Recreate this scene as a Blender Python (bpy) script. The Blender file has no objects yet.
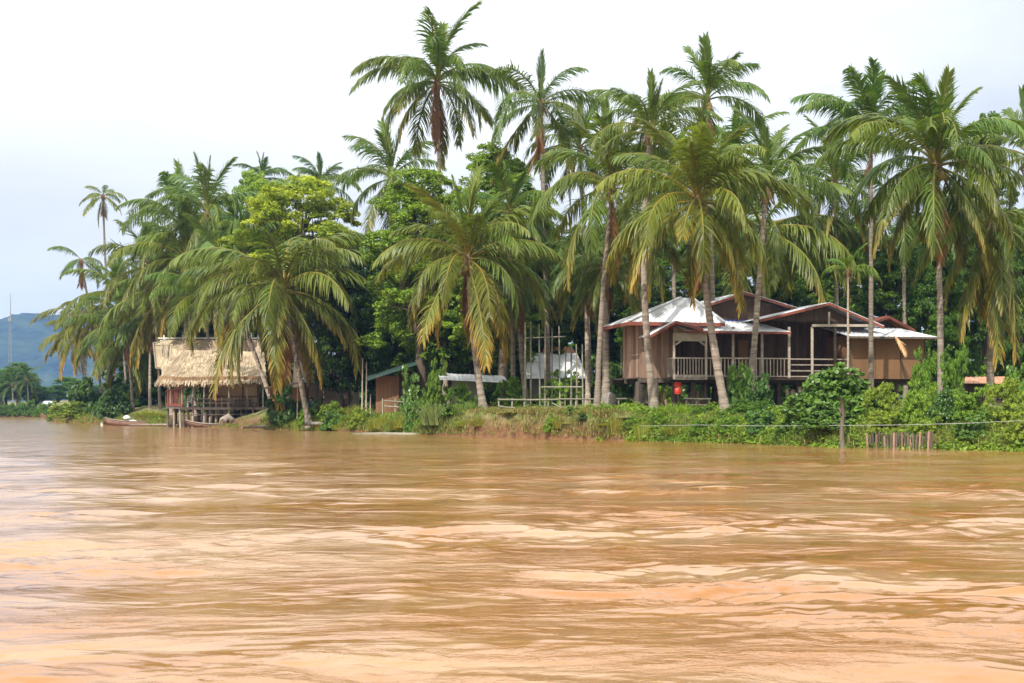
import bpy, math, random
import numpy as np
from mathutils import Vector, Matrix
random.seed(7)
RS = np.random.RandomState(11)
S = bpy.context.scene
COL = S.collection
PI = math.pi
R = math.radians
# ------------------------------------------------------------------ camera model (metres, camera looks along +Y)
F, CX, HOR, CAMZ = 1400.0, 512.0, 408.0, 1.6
def X(px, D): return (px-CX)/F*D
def Z(py, D): return CAMZ-(py-HOR)/F*D
def P(px, py, D): return Vector((X(px, D), D, Z(py, D)))
SHORE = [(-3000,200),(-700,235),(-200,246),(0,250),(36,252),(44,215),(50,180),(56,160),(70,150),(110,140),(150,124),(200,118),(270,103),(340,97),(420,86),
         (500,77),(600,70),(700,66),(840,57.5),(1024,52),(1400,44),(2200,36),(6000,25)]
def shore(px):
    return float(np.interp(px, [a for a,b in SHORE], [b for a,b in SHORE]))
def vnoise(x, y, s=1.0):   # cheap smooth value noise, vectorised
    x = np.asarray(x, float)*s; y = np.asarray(y, float)*s
    return (np.sin(x*1.7+1.3*np.sin(y*1.1+.5))+np.sin(y*1.9+1.7*np.sin(x*.9+2.))+np.sin((x+y)*1.3+np.sin(x*2.3-y*1.6)))/3
def profile(d, px):
    top = np.interp(px, [0,150,172,256,276,300,420,480,600,680,760,1100],[.7,.7,.22,.22,.8,.9,1.1,1.35,1.4,1.15,1.1,1.1])
    steep = np.interp(px, [0,200,420,490,600,640,1000],[3.,3.,2.2,.7,.7,1.8,1.6])
    z = np.where(d<0, np.maximum(d*.5,-1.5), top*np.clip(d/steep,0,1)**.75)
    return z + np.clip((d-steep)/16,0,1)*(1.85-top) + np.clip((d-30)/200,0,1)*2.0
def ground(x, y):
    px = CX+F*x/y
    d = y-shore(px)
    z = float(profile(np.array(d), px))
    return z + float(vnoise(x,y,.9))*.07*min(1,max(0,d))
# ------------------------------------------------------------------ node helpers
def mat(name, base=(.5,.5,.5), var=None, rough=.7, spec=.3, attr_mix=.0, noise=3.0, bump=0., bscale=20., trans=0., metal=0., tint=False, stretch=(1,1,1), detail=4):
    m = bpy.data.materials.new(name); m.use_nodes = True
    nt = m.node_tree; N = nt.nodes; L = nt.links
    b = N['Principled BSDF']; b.inputs['Roughness'].default_value = rough; b.inputs['Specular IOR Level'].default_value = spec; b.inputs['Metallic'].default_value = metal
    tc = N.new('ShaderNodeTexCoord'); mp = N.new('ShaderNodeMapping'); mp.inputs['Scale'].default_value = stretch
    L.new(tc.outputs['Object'], mp.inputs[0])
    nz = N.new('ShaderNodeTexNoise'); nz.inputs['Scale'].default_value = noise; nz.inputs['Detail'].default_value = detail; L.new(mp.outputs[0], nz.inputs[0])
    mx = N.new('ShaderNodeMix'); mx.data_type = 'RGBA'
    mx.inputs[6].default_value = (*base,1); mx.inputs[7].default_value = (*(var or [c*.6 for c in base]),1)
    rg = N.new('ShaderNodeMapRange'); rg.inputs[1].default_value=.35; rg.inputs[2].default_value=.68
    L.new(nz.outputs[0], rg.inputs[0]); L.new(rg.outputs[0], mx.inputs[0])
    out = mx.outputs[2]
    if attr_mix:
        at = N.new('ShaderNodeAttribute'); at.attribute_name = 'rnd'
        mr = N.new('ShaderNodeMapRange'); mr.inputs[3].default_value = 1-attr_mix; mr.inputs[4].default_value = 1+attr_mix*.6
        L.new(at.outputs['Fac'], mr.inputs[0])
        mu = N.new('ShaderNodeVectorMath'); mu.operation='SCALE'; L.new(out, mu.inputs[0]); L.new(mr.outputs[0], mu.inputs['Scale']); out = mu.outputs[0]
    if tint:
        oi = N.new('ShaderNodeObjectInfo'); mm = N.new('ShaderNodeVectorMath'); mm.operation='MULTIPLY'
        L.new(out, mm.inputs[0]); L.new(oi.outputs['Color'], mm.inputs[1]); out = mm.outputs[0]
    L.new(out, b.inputs['Base Color'])
    if bump:
        n2 = N.new('ShaderNodeTexNoise'); n2.inputs['Scale'].default_value = bscale; n2.inputs['Detail'].default_value = 5; L.new(mp.outputs[0], n2.inputs[0])
        bp = N.new('ShaderNodeBump'); bp.inputs['Strength'].default_value = bump; bp.inputs['Distance'].default_value = .05
        L.new(n2.outputs[0], bp.inputs['Height']); L.new(bp.outputs[0], b.inputs['Normal'])
    if trans:
        tr = N.new('ShaderNodeBsdfTranslucent'); ms = N.new('ShaderNodeMixShader'); ms.inputs[0].default_value = trans
        sc = N.new('ShaderNodeVectorMath'); sc.operation='MULTIPLY'; sc.inputs[1].default_value=(1.25,1.2,.5)
        L.new(out, sc.inputs[0]); L.new(sc.outputs[0], tr.inputs['Color'])
        L.new(b.outputs[0], ms.inputs[1]); L.new(tr.outputs[0], ms.inputs[2]); L.new(ms.outputs[0], N['Material Output'].inputs[0])
    return m
def leafmat(name, c0, c1, rough=.5, spec=.25, trans=.35):
    """leaf colour: c0..c1 by the per-leaf random value, tinted by the object's own colour"""
    m = mat(name, c0, c1, rough=rough, spec=spec, trans=trans, tint=True, attr_mix=.35, noise=.5)
    nt = m.node_tree; N = nt.nodes; L = nt.links
    at = N.new('ShaderNodeAttribute'); at.attribute_name='rnd'
    mx = [n for n in N if n.bl_idname=='ShaderNodeMix'][0]
    ad = N.new('ShaderNodeMath'); ad.operation='MULTIPLY_ADD'; ad.inputs[1].default_value=.6
    rg = [n for n in N if n.bl_idname=='ShaderNodeMapRange' and n.inputs[1].default_value>.3][0]
    ml = N.new('ShaderNodeMath'); ml.operation='MULTIPLY'; ml.inputs[1].default_value=.4; L.new(rg.outputs[0], ml.inputs[0])
    L.new(at.outputs['Fac'], ad.inputs[0]); L.new(ml.outputs[0], ad.inputs[2]); L.new(ad.outputs[0], mx.inputs[0])
    return m
def frondmat():
    m = mat('palm_frond', (.08,.145,.022), (.17,.22,.04), rough=.42, spec=.32, trans=.38, tint=True, attr_mix=.3, noise=.7)
    nt = m.node_tree; N = nt.nodes; L = nt.links
    mx = [n for n in N if n.bl_idname=='ShaderNodeMix'][0]; old = mx.outputs[2]
    tgt = [l.to_socket for l in old.links]
    at = N.new('ShaderNodeAttribute'); at.attribute_name='yel'
    cr = N.new('ShaderNodeValToRGB'); e = cr.color_ramp.elements
    e[0].position=0; e[0].color=(.115,.175,.028,1); e[1].position=.4; e[1].color=(.14,.17,.035,1)
    for p,c in ((.62,(.30,.24,.05,1)),(.8,(.38,.20,.055,1)),(1.,(.17,.085,.045,1))):
        q=e.new(p); q.color=c
    L.new(at.outputs['Fac'], cr.inputs[0])
    m2 = N.new('ShaderNodeMix'); m2.data_type='RGBA'
    r2 = N.new('ShaderNodeMath'); r2.operation='MULTIPLY_ADD'; r2.inputs[1].default_value=1.6; r2.inputs[2].default_value=.25; r2.use_clamp=True
    L.new(at.outputs['Fac'], r2.inputs[0]); L.new(r2.outputs[0], m2.inputs[0]); L.new(old, m2.inputs[6]); L.new(cr.outputs[0], m2.inputs[7])
    for t in tgt: L.new(m2.outputs[2], t)
    return m
M = {}
M['frond'] = frondmat()
M['trunk'] = mat('palm_bark', (.38,.32,.26), (.20,.165,.13), noise=2.2, rough=.9, spec=.1, bump=.8, bscale=9, stretch=(.4,.4,3.5), attr_mix=.3, tint=True)
M['bark'] = mat('tree_bark', (.16,.125,.09), (.08,.06,.045), noise=3, rough=.95, spec=.1, bump=.8, bscale=10, stretch=(1,1,.3), tint=True)
M['leaf'] = leafmat('leaf', (.07,.135,.018), (.23,.31,.045))
M['leaf_gloss'] = leafmat('glossy_leaf', (.07,.125,.025), (.15,.215,.045), rough=.36, spec=.4, trans=.3)
M['mango'] = leafmat('flush_leaf', (.14,.21,.02), (.50,.44,.05), trans=.4)
M['grass'] = leafmat('grass_blade', (.13,.20,.035), (.30,.32,.08), rough=.6, spec=.3, trans=.35)
M['drygrass'] = leafmat('dry_grass_blade', (.22,.20,.06), (.36,.24,.11), rough=.7, spec=.2, trans=.3)
M['coconut'] = mat('coconut_husk', (.20,.19,.04), (.28,.17,.05), rough=.5)
M['fibre'] = mat('crown_fibre', (.21,.125,.075), (.12,.07,.04), noise=8, rough=.95, stretch=(1,1,.2), tint=True)
M['plank'] = mat('weathered_plank', (.26,.155,.105), (.34,.235,.17), noise=2.5, rough=.85, spec=.2, attr_mix=.5, stretch=(3,3,.4), bump=.4)
M['plank_dark'] = mat('dark_plank', (.075,.048,.035), (.11,.078,.055), noise=2.5, rough=.85, spec=.2, attr_mix=.35, stretch=(3,3,.4))
M['ply'] = mat('brown_board', (.235,.13,.065), (.17,.09,.045), noise=.9, rough=.75, spec=.2, attr_mix=.12, stretch=(1,1,.5), bump=.2)
M['ply_orange'] = mat('orange_board', (.42,.21,.10), (.32,.15,.07), noise=1.2, rough=.75, attr_mix=.12)
M['post'] = mat('post_wood', (.14,.11,.085), (.08,.06,.045), noise=4, rough=.9, stretch=(3,3,.5), attr_mix=.2)
M['palewood'] = mat('pale_wood', (.40,.34,.27), (.27,.22,.17), noise=3, rough=.85, attr_mix=.25)
M['bamboo'] = mat('bamboo_pole', (.33,.30,.22), (.22,.21,.15), noise=3, rough=.6, attr_mix=.25)
M['roof'] = mat('zinc_sheet', (.74,.76,.79), (.52,.51,.50), noise=1.3, rough=.38, spec=.5, metal=.0, attr_mix=.14, bump=.05)
M['roof_blue'] = mat('blue_flashing', (.05,.07,.28), (.08,.10,.3), rough=.4)
M['roof_green'] = mat('dark_green_sheet', (.03,.06,.05), (.05,.075,.06), rough=.5)
M['roof_red'] = mat('red_roof_sheet', (.42,.15,.10), (.32,.11,.08), rough=.6, noise=1.2, attr_mix=.15)
M['roof_rust'] = mat('rusty_sheet', (.40,.16,.08), (.5,.3,.2), rough=.7, noise=2)
M['red'] = mat('red_paint', (.26,.07,.045), (.15,.055,.04), rough=.55, noise=2)
M['redwood'] = mat('red_stained_wood', (.24,.07,.045), (.16,.055,.035), rough=.7, noise=3, attr_mix=.3)
M['thatch'] = mat('thatch_straw', (.55,.44,.30), (.38,.29,.19), noise=1.2, rough=.95, spec=.1, attr_mix=.28)
M['thatch_dark'] = mat('thatch_fringe', (.34,.22,.12), (.22,.14,.08), noise=2.2, rough=.95, spec=.1, attr_mix=.4)
M['woven'] = mat('woven_bamboo', (.62,.46,.27), (.50,.36,.2), noise=14, rough=.8, attr_mix=.1, bump=.3)
M['white'] = mat('white_paint', (.72,.72,.70), (.58,.58,.56), noise=2, rough=.6)
M['pale_wall'] = mat('pale_wall', (.62,.50,.38), (.5,.4,.3), noise=1.2, rough=.85)
M['grey_wall'] = mat('grey_wall', (.22,.21,.18), (.16,.15,.13), noise=1.2, rough=.85)
M['rope'] = mat('pale_twine', (.4,.4,.38), rough=.8)
M['steel'] = mat('mast_steel', (.28,.28,.30), rough=.5)
M['hull'] = mat('boat_hull', (.22,.12,.08), (.14,.08,.055), noise=2, rough=.7, attr_mix=.2)
M['skin'] = mat('skin', (.22,.12,.075), (.2,.11,.07), rough=.55)
M['shirt'] = mat('blue_cloth', (.015,.075,.15), (.01,.05,.11), rough=.9)
M['shorts'] = mat('dark_cloth', (.015,.02,.035), rough=.9)
M['hair'] = mat('black_hair', (.008,.007,.006), rough=.6)
M['signred'] = mat('red_plastic', (.6,.06,.03), (.5,.05,.03), rough=.4)
M['stone'] = mat('grey_stone', (.28,.25,.22), (.16,.14,.12), rough=.9, noise=5, bump=.5)
M['flower'] = mat('yellow_petal', (.75,.45,.03), (.7,.3,.02), rough=.6)

# ------------------------------------------------------------------ object helpers
def tag(o, label=None, cat=None, group=None, kind=None):
    if label: o['label']=label
    if cat: o['category']=cat
    if group: o['group']=group
    if kind: o['kind']=kind
    return o
def thing(name, loc, label, cat, group=None):
    o = bpy.data.objects.new(name, None); COL.objects.link(o); o.location = loc; o.empty_display_size=.2
    return tag(o, label, cat, group)
def root_loc(p):
    while p is not None and p.parent is not None: p = p.parent
    return Vector(p.location) if p is not None else Vector((0,0,0))
def np_mesh(name, V, faces_flat, sizes, attrs=None, smooth=False):
    me = bpy.data.meshes.new(name)
    V = np.asarray(V, np.float32); ff = np.asarray(faces_flat, np.int32); sz = np.asarray(sizes, np.int32)
    me.vertices.add(len(V)); me.vertices.foreach_set('co', V.ravel())
    me.loops.add(len(ff)); me.loops.foreach_set('vertex_index', ff)
    me.polygons.add(len(sz)); st = np.zeros(len(sz), np.int32); st[1:] = np.cumsum(sz)[:-1]
    me.polygons.foreach_set('loop_start', st); me.polygons.foreach_set('loop_total', sz)
    if smooth: me.polygons.foreach_set('use_smooth', np.ones(len(sz), bool))
    for k,a in (attrs or {}).items():
        at = me.attributes.new(k, 'FLOAT', 'POINT'); at.data.foreach_set('value', np.asarray(a, np.float32))
    me.update(calc_edges=True)
    return me
def link(name, me, m=None, parent=None, loc=None, color=None):
    o = bpy.data.objects.new(name, me); COL.objects.link(o)
    if m is not None and len(me.materials)==0: me.materials.append(m)
    if parent is not None: o.parent = parent
    if loc is not None: o.location = loc
    if color is not None: o.color = (*color,1)
    return o
class MB:
    def __init__(s): s.v=[]; s.f=[]; s.r=[]
    def add(s, vs, fs, r=None):
        n=len(s.v); r = random.random() if r is None else r
        s.v += [tuple(v) for v in vs]; s.r += [r]*len(vs); s.f += [tuple(i+n for i in f) for f in fs]
    def hexa(s, a, r=None):   # 8 corners, bottom 0-3, top 4-7
        s.add(a, [(0,3,2,1),(4,5,6,7),(0,1,5,4),(1,2,6,5),(2,3,7,6),(3,0,4,7)], r)
    def box(s, x0,x1,y0,y1,z0,z1, fr=None, r=None):
        c=[(x0,y0,z0),(x1,y0,z0),(x1,y1,z0),(x0,y1,z0),(x0,y0,z1),(x1,y0,z1),(x1,y1,z1),(x0,y1,z1)]
        if fr: c=[fr.w(*p) for p in c]
        s.hexa(c, r)
    def beam(s, p, q, w=.1, h=None, r=None):
        p=Vector(p); q=Vector(q); h=h or w; d=(q-p).normalized()
        up=Vector((0,0,1)) if abs(d.z)<.9 else Vector((0,1,0))
        a=d.cross(up).normalized()*w/2; b=a.cross(d).normalized()*h/2
        s.hexa([p-a-b,p+a-b,p+a+b,p-a+b,q-a-b,q+a-b,q+a+b,q-a+b], r)
    def tube(s, pts, rad, n=8, r=None, cap=True):
        pts=[Vector(p) for p in pts]; vs=[]; fs=[]
        if not hasattr(rad,'__len__'): rad=[rad]*len(pts)
        for i,p in enumerate(pts):
            d=(pts[min(i+1,len(pts)-1)]-pts[max(i-1,0)]).normalized()
            up=Vector((0,1,0)) if abs(d.y)<.9 else Vector((1,0,0))
            a=d.cross(up).normalized(); b=a.cross(d)
            for k in range(n):
                t=2*PI*k/n; vs.append(p+(a*math.cos(t)+b*math.sin(t))*rad[i])
        for i in range(len(pts)-1):
            for k in range(n):
                k2=(k+1)%n; fs.append((i*n+k,i*n+k2,(i+1)*n+k2,(i+1)*n+k))
        if cap: fs.append(tuple(range(n))); fs.append(tuple((len(pts)-1)*n+k for k in reversed(range(n))))
        s.add(vs, fs, r)
    def slab(s, pts, t, r=None):  # polygon thickened downwards along its normal
        pts=[Vector(p) for p in pts]; nrm=(pts[1]-pts[0]).cross(pts[2]-pts[0]).normalized()
        if nrm.z<0: pts=pts[::-1]; nrm=-nrm
        n=len(pts); vs=pts+[p-nrm*t for p in pts]
        s.add(vs, [tuple(range(n)), tuple(reversed(range(n,2*n)))]+[(i,n+i,n+(i+1)%n,(i+1)%n) for i in range(n)], r)
    def ball(s, c, rx, ry=None, rz=None, n=8, r=None):
        ry=ry or rx; rz=rz or rx; vs=[];fs=[]; m=n//2
        for i in range(m+1):
            a=PI*i/m
            for k in range(n):
                t=2*PI*k/n; vs.append((c[0]+rx*math.sin(a)*math.cos(t), c[1]+ry*math.sin(a)*math.sin(t), c[2]+rz*math.cos(a)))
        for i in range(m):
            for k in range(n): fs.append((i*n+k,(i+1)*n+k,(i+1)*n+(k+1)%n,i*n+(k+1)%n))
        s.add(vs,fs,r)
    def build(s, name, m, parent=None, smooth=False, color=None):
        o0=root_loc(parent)
        me=bpy.data.meshes.new(name); me.from_pydata([(v[0]-o0.x,v[1]-o0.y,v[2]-o0.z) for v in s.v],[],s.f)
        at=me.attributes.new('rnd','FLOAT','POINT'); at.data.foreach_set('value', np.array(s.r,np.float32))
        if smooth: me.polygons.foreach_set('use_smooth',[True]*len(me.polygons))
        me.update()
        return link(name, me, m, parent, color=color)
class Frame:  # local frame of a building: origin, yaw; u right, v back, z up
    def __init__(s, px, D, yaw):
        s.o=Vector((X(px,D),D,0)); c,n=math.cos(R(yaw)),math.sin(R(yaw)); s.a=Vector((c,n,0)); s.b=Vector((-n,c,0))
    def w(s,u,v,z): return s.o+s.a*u+s.b*v+Vector((0,0,z))
    def U(s,px,v=0):
        k=(px-CX)/F; q=s.o+s.b*v; return (k*q.y-q.x)/(s.a.x-k*s.a.y)
    def Zp(s,py,u,v=0): return Z(py, s.w(u,v,0).y)
    def pt(s,px,py,v=0): u=s.U(px,v); return s.w(u,v,s.Zp(py,u,v))

# ------------------------------------------------------------------ palm fronds (shared mesh library)
def frond_mesh(age, seed, dead=False):
    rs=np.random.RandomState(seed); N=18
    L=5.5*(.70+.30*min(1,age*2.6)) * rs.uniform(.92,1.06)
    elev=np.interp(age,[0,.12,.3,.5,.7,.85,1],[86,77,62,42,18,-12,-48])+rs.uniform(-9,9)
    sag=np.interp(age,[0,.12,.3,.5,.7,.85,1],[14,42,92,118,108,80,44])*rs.uniform(.75,1.25)
    bend=R(rs.uniform(-26,26)); tw=rs.uniform(-.9,.9)
    s=np.linspace(0,1,N)
    th=np.maximum(R(elev)-R(sag)*s**1.25, R(-87)); ph=bend*s**1.5
    T=np.stack([np.cos(th)*np.cos(ph), np.cos(th)*np.sin(ph), np.sin(th)],1)
    Pn=np.zeros((N,3)); Pn[1:]=np.cumsum((T[:-1]+T[1:])/2*L/(N-1),0)
    up=np.stack([-np.sin(th)*np.cos(ph), -np.sin(th)*np.sin(ph), np.cos(th)],1)
    B=np.cross(up,T)
    twv=tw*s; c=np.cos(twv)[:,None]; sn=np.sin(twv)[:,None]
    B,up=B*c+up*sn, up*c-B*sn
    V=[];Fc=[];sz=[];ye=[];rn=[]
    rad=.055*(1-s)**.8+.008
    for i in range(N):
        for k in range(4):
            a=k*PI/2; V.append(Pn[i]+B[i]*math.cos(a)*rad[i]*1.3+up[i]*math.sin(a)*rad[i])
            ye.append(.50 if not dead else .95); rn.append(.8)
    for i in range(N-1):
        for k in range(4):
            k2=(k+1)%4; Fc+=[i*4+k,i*4+k2,(i+1)*4+k2,(i+1)*4+k]; sz.append(4)
    Mn=78
    lm=1.4*rs.uniform(.9,1.1)*min(1,.72+age*.9)
    tat=rs.uniform(.03,.28)
    clos=np.interp(age,[0,.15,.4],[2.8,1.5,.62])
    droop=np.interp(age,[0,.3,.6,1],[.15,.8,1.25,1.2])*(1.2 if dead else 1)*rs.uniform(.8,1.2)
    for i in range(Mn):
        si=.15+.84*(i/Mn)
        f=si*(N-1); k=min(int(f),N-2); q=f-k
        p=Pn[k]*(1-q)+Pn[k+1]*q; t=T[k]*(1-q)+T[k+1]*q; b=B[k]; u=up[k]
        pr=min(1,.35+2.6*(si-.15)) * (1-max(0,si-.55)/.45*.62)
        for sd in (-1,1):
            if rs.rand()<tat: continue
            l=lm*pr*rs.uniform(.82,1.12)
            d=b*sd+t*(clos+si*.35)+u*rs.uniform(.05,.5)+rs.normal(0,.14,3)
            d/=np.linalg.norm(d)
            w=.034*rs.uniform(.7,1.3)
            r0=rs.rand(); n0=len(V); q0=p.copy(); dd=d.copy(); drp=droop*rs.uniform(.6,1.4)
            for j in range(4):
                wd=t-np.dot(t,dd)*dd+u*.25; wd/=np.linalg.norm(wd)
                ww=(.6,1,.8,0)[j]*w
                y=(age-.44)*1.02*(.5+.6*j/3)+ (j==3)*.14*age +.10*(r0-.4)+(si-.5)*.35*age
                y=max(.0,min(.80,y)) if not dead else .80+.2*r0
                if j<3:
                    V.append(q0-wd*ww); V.append(q0+wd*ww); ye+=[y,y]; rn+=[r0,r0]
                else:
                    V.append(q0); ye.append(y); rn.append(r0)
                dd=dd+np.array([0,0,-1])*drp*.5; dd/=np.linalg.norm(dd)
                q0=q0+dd*l/3
            Fc+=[n0,n0+1,n0+3,n0+2, n0+2,n0+3,n0+5,n0+4, n0+4,n0+5,n0+6]; sz+=[4,4,3]
    me=np_mesh('frond',V,Fc,sz,{'yel':ye,'rnd':rn}); me.materials.append(M['frond']); return me
AGES=[0,.06,.14,.22,.3,.38,.46,.54,.62,.7,.78,.86,.93,1.0]
LIB={a:[frond_mesh(a, int(a*1000)+17*k+3) for k in range(3)] for a in AGES}
DEAD=[frond_mesh(1.0, 900+k, True) for k in range(3)]
coco=MB(); coco.ball((0,0,0),.15,.15,.19,8); _c=coco.build('coconut',M['coconut'],None,True); COCO=_c.data; bpy.data.objects.remove(_c)
def palm(cx,cy,bx,D,rpx,label,n=26,a0=0.,a1=1.,bow=0.,tr=.15,dead=2,nuts=0,tint=(1,1,1),name='coconut_palm',group='coconut palms on the river bank',dD=0.,seed=None,tilt=0,cat='palm tree',hang=False,extra=()):
    rs=random.Random(seed if seed is not None else int(cx*7+cy*13))
    bxw=X(bx,D); base=Vector((bxw,D,ground(bxw,D)-.15))
    top=P(cx,cy,D+dD)
    sc=(rpx/F*D)/3.95
    t=thing(name, base, label, cat, group)
    # trunk: curved, ringed, flared at the foot
    H=(top-base); side=Vector((1,0,0))*bow*H.length*.5
    pts=[];rad=[];n_=26
    for i in range(n_+1):
        s=i/n_; e=s**1.0
        pts.append(base+H*e+side*math.sin(PI*s)*1.0+Vector((0,rs.uniform(-.02,.02),0)))
        rad.append(tr*.92*(1-.35*s)*(1+.9*math.exp(-s*22))*rs.uniform(.94,1.06))
    # ring scars
    pp=[];rr=[]
    for i in range(n_):
        for q in (0,.45,.5):
            pp.append(pts[i].lerp(pts[i+1],q)); rr.append((rad[i]*(1-q)+rad[i+1]*q)*(1.06 if q==.45 else 1))
    pp.append(pts[-1]); rr.append(rad[-1])
    mb=MB(); mb.tube(pp,rr,9,cap=False); g=rs.uniform(.8,1.1)
    mb.build('trunk',M['trunk'],t,True,color=(g,g*.98,g*.96))
    mb=MB(); ax=(pts[-1]-pts[-2]).normalized()
    mb.tube([top-ax*.7*sc,top-ax*.3*sc,top+ax*.15*sc,top+ax*.6*sc],[tr*.75,tr*1.2,tr*1.2,tr*.4],9)
    for k in range(9):
        a=rs.uniform(0,2*PI); rr0=tr*1.1; l=rs.uniform(.3,.8)*sc
        p0=top+Vector((math.cos(a)*rr0,math.sin(a)*rr0,rs.uniform(-.3,.1))); mb.beam(p0,p0+Vector((math.cos(a)*.25,math.sin(a)*.25,-l)),.07*sc,.03)
    mb.build('crown_fibre',M['fibre'],t,False,color=(1,1,1))
    def put(me,az,tiltx,s,col,nm='frond',dz=0):
        o=bpy.data.objects.new(nm,me); COL.objects.link(o); o.parent=t
        o.location=top-base+Vector((0,0,dz)); o.rotation_euler=(0,tiltx,az); o.scale=(s,s,s); o.color=(*col,1)
        o.rotation_mode='XYZ'
    off=rs.uniform(0,6.28)
    for i in range(n):
        a=a0+(a1-a0)*((i+.3)/n)**.86
        k=min(AGES,key=lambda q:abs(q-a))
        v=rs.uniform(.85,1.15); wv=rs.uniform(.9,1.12)
        put(LIB[k][rs.randrange(3)], off+i*2.39996+rs.uniform(-.45,.45), R(rs.uniform(-10,10)), sc*rs.uniform(.78,1.12), (tint[0]*v*wv,tint[1]*v,tint[2]*v/wv), dz=.35*sc*(1-a))
    for az,a,s in extra:   # fronds whose direction shows clearly in the picture
        k=min(AGES,key=lambda q:abs(q-a)); put(LIB[k][rs.randrange(3)], R(az), 0, sc*s, tint)
    for i in range(dead):
        put(DEAD[rs.randrange(3)], rs.uniform(0,6.28), R(rs.uniform(18,32)), sc*rs.uniform(.55,.8), (1,1,1),'dead_frond',-.2)
    for i in range(nuts):
        a=rs.uniform(PI,2*PI); o=bpy.data.objects.new('coconut',COCO); COL.objects.link(o); o.parent=t
        o.location=top-base+Vector((math.cos(a)*.42,math.sin(a)*.42,-.25-rs.uniform(0,.45)))*1.0
    return t
#            crown x,y  base x  D   radius px
palm(697,203,727,67,84,'large coconut palm with drooping olive fronds leaning left before the stilt house veranda',n=40,bow=-.03,tr=.22,nuts=9,dead=1,tint=(1.2,1.1,.9))
palm(468,262,484,84,80,'coconut palm with orange tipped hanging fronds on the bank, left of the fence',n=36,bow=-.03,tr=.24,nuts=3,dead=3,tint=(1.2,1.08,.9))
palm(283,292,310,100,84,'leaning coconut palm with a wide crown overhanging the thatched hut roof',n=36,a0=.2,bow=.0,tr=.24,nuts=2,dead=3,tint=(1.15,1.05,.9))
palm(612,190,597,76,74,'coconut palm with erect centre spears and golden hanging fronds, left of the stilt house',n=26,tr=.17,dead=1,tint=(1.05,1.05,.85),bow=-.02,nuts=3)
palm(650,135,655,72,56,'coconut palm whose curved trunk crosses the plank wall of the stilt house',n=18,a1=.8,bow=-.06,tr=.21,dead=0)
palm(707,102,716,80,58,'highest palm above the stilt house, small crown with upright spears',n=17,a1=.72,tr=.17,dead=2,nuts=6,tint=(.9,1,.9))
palm(437,84,446,98,68,'tallest dense coconut palm rising over the broadleaf trees at the centre',n=30,tr=.2,dead=3,tint=(.95,1,.85))
palm(541,105,549,92,60,'thin crowned palm with a broken spear standing straight up',n=13,a0=.3,tr=.2,dead=4,tint=(.75,.85,.9),extra=((-80,.0,.9),(180,.75,.9),(0,.6,.9)))
palm(392,180,402,108,56,'palm half hidden on the left edge of the tall broadleaf tree',n=22,tr=.18,dead=1,tint=(.9,1,.9))
palm(766,192,749,73.6,72,'palm with loose silvery fronds standing behind the veranda roof',n=22,a1=.85,tr=.2,dead=0,tint=(.85,.95,.95))
palm(762,232,768,92,84,'low crowned palm spreading long fronds to the right over the house gables',n=16,a0=.35,a1=.95,tr=.17,dead=0,tint=(1.1,1.08,.9),extra=((0,.62,1.1),(-15,.75,1.1),(10,.55,1.05)))
palm(871,133,871,74,66,'slim palm with steep upright fronds behind the gable of the stilt house',n=20,a1=.72,tr=.15,dead=1,tint=(.8,.95,.9),extra=((180,.3,1),(200,.45,1.05)))
palm(937,168,941,64,92,'big palm with a straight grey trunk right of the brown boarded annex',n=40,tr=.17,dead=3,nuts=5,tint=(.95,1,.88),bow=.005)
palm(903,215,906,92,66,'palm with its thin trunk behind the annex roof',n=18,a0=.2,a1=.9,tr=.17,dead=0,tint=(.8,.9,.8))
palm(992,222,990,67,78,'palm with long green fronds hanging straight down by the rusty low roof',n=20,a0=.45,tr=.2,dead=1,tint=(1,1.05,.8),extra=((-100,1.,1.35),(-75,1.,1.3),(-140,1,1.2)))
palm(1030,160,1034,72,66,'palm cut off by the right edge of the picture',n=18,a1=.9,tr=.18,dead=1)
palm(208,215,222,126,54,'bushy palm topping the left grove, left of the yellow flushed tree',n=24,tr=.18,dead=0,tint=(.95,1.05,.9))
palm(186,262,196,128,56,'palm with arching fronds behind the thatched hut, on the outer edge of the grove',n=26,tr=.18,dead=0,tint=(1.1,1.08,.9))
palm(160,300,172,132,52,'lowest palm of the left grove, close over the hut gable end',n=26,tr=.18,dead=1,tint=(1.15,1.05,.85))
palm(228,278,276,112,60,'palm with dark leaning trunk rising behind the hut and small shed',n=24,tr=.2,dead=2,bow=.0,tint=(.95,1,.85))
palm(245,248,252,124,54,'palm in the middle of the left grove with tall green spears',n=22,tr=.18,dead=0,a1=.85,tint=(.95,1.1,.8))
palm(150,270,160,136,50,'palm on the outer left edge of the grove, leaning over the hut gable',n=26,tr=.17,dead=1,tint=(1.1,1.08,.85),bow=.03)
palm(180,225,190,134,54,'feathery palm forming the upper left shoulder of the grove',n=26,tr=.17,dead=0,tint=(1,1.1,.85))
palm(205,300,214,124,50,'low palm whose fronds hang behind the hut ridge',n=26,tr=.17,dead=0,tint=(1.05,1.1,.8))
palm(120,300,128,148,46,'palm between the two lone thin palms and the grove',n=24,tr=.17,dead=0,tint=(1.,1.05,.85))
palm(580,150,592,100,52,'palm behind the golden fronded palm, its crown between two taller ones',n=24,tr=.17,dead=0,tint=(.9,1,.85))
palm(672,178,676,90,58,'palm filling the left background of the large drooping palm',n=24,tr=.17,dead=0,tint=(.95,1.05,.85))
palm(735,160,738,94,54,'palm seen between the highest palm and the silvery fronded one',n=24,tr=.17,dead=0,tint=(.9,1.05,.85))
palm(835,185,838,92,58,'palm with pale fronds left behind the slim upright palm',n=24,tr=.17,dead=0,tint=(1,1.05,.95))
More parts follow.
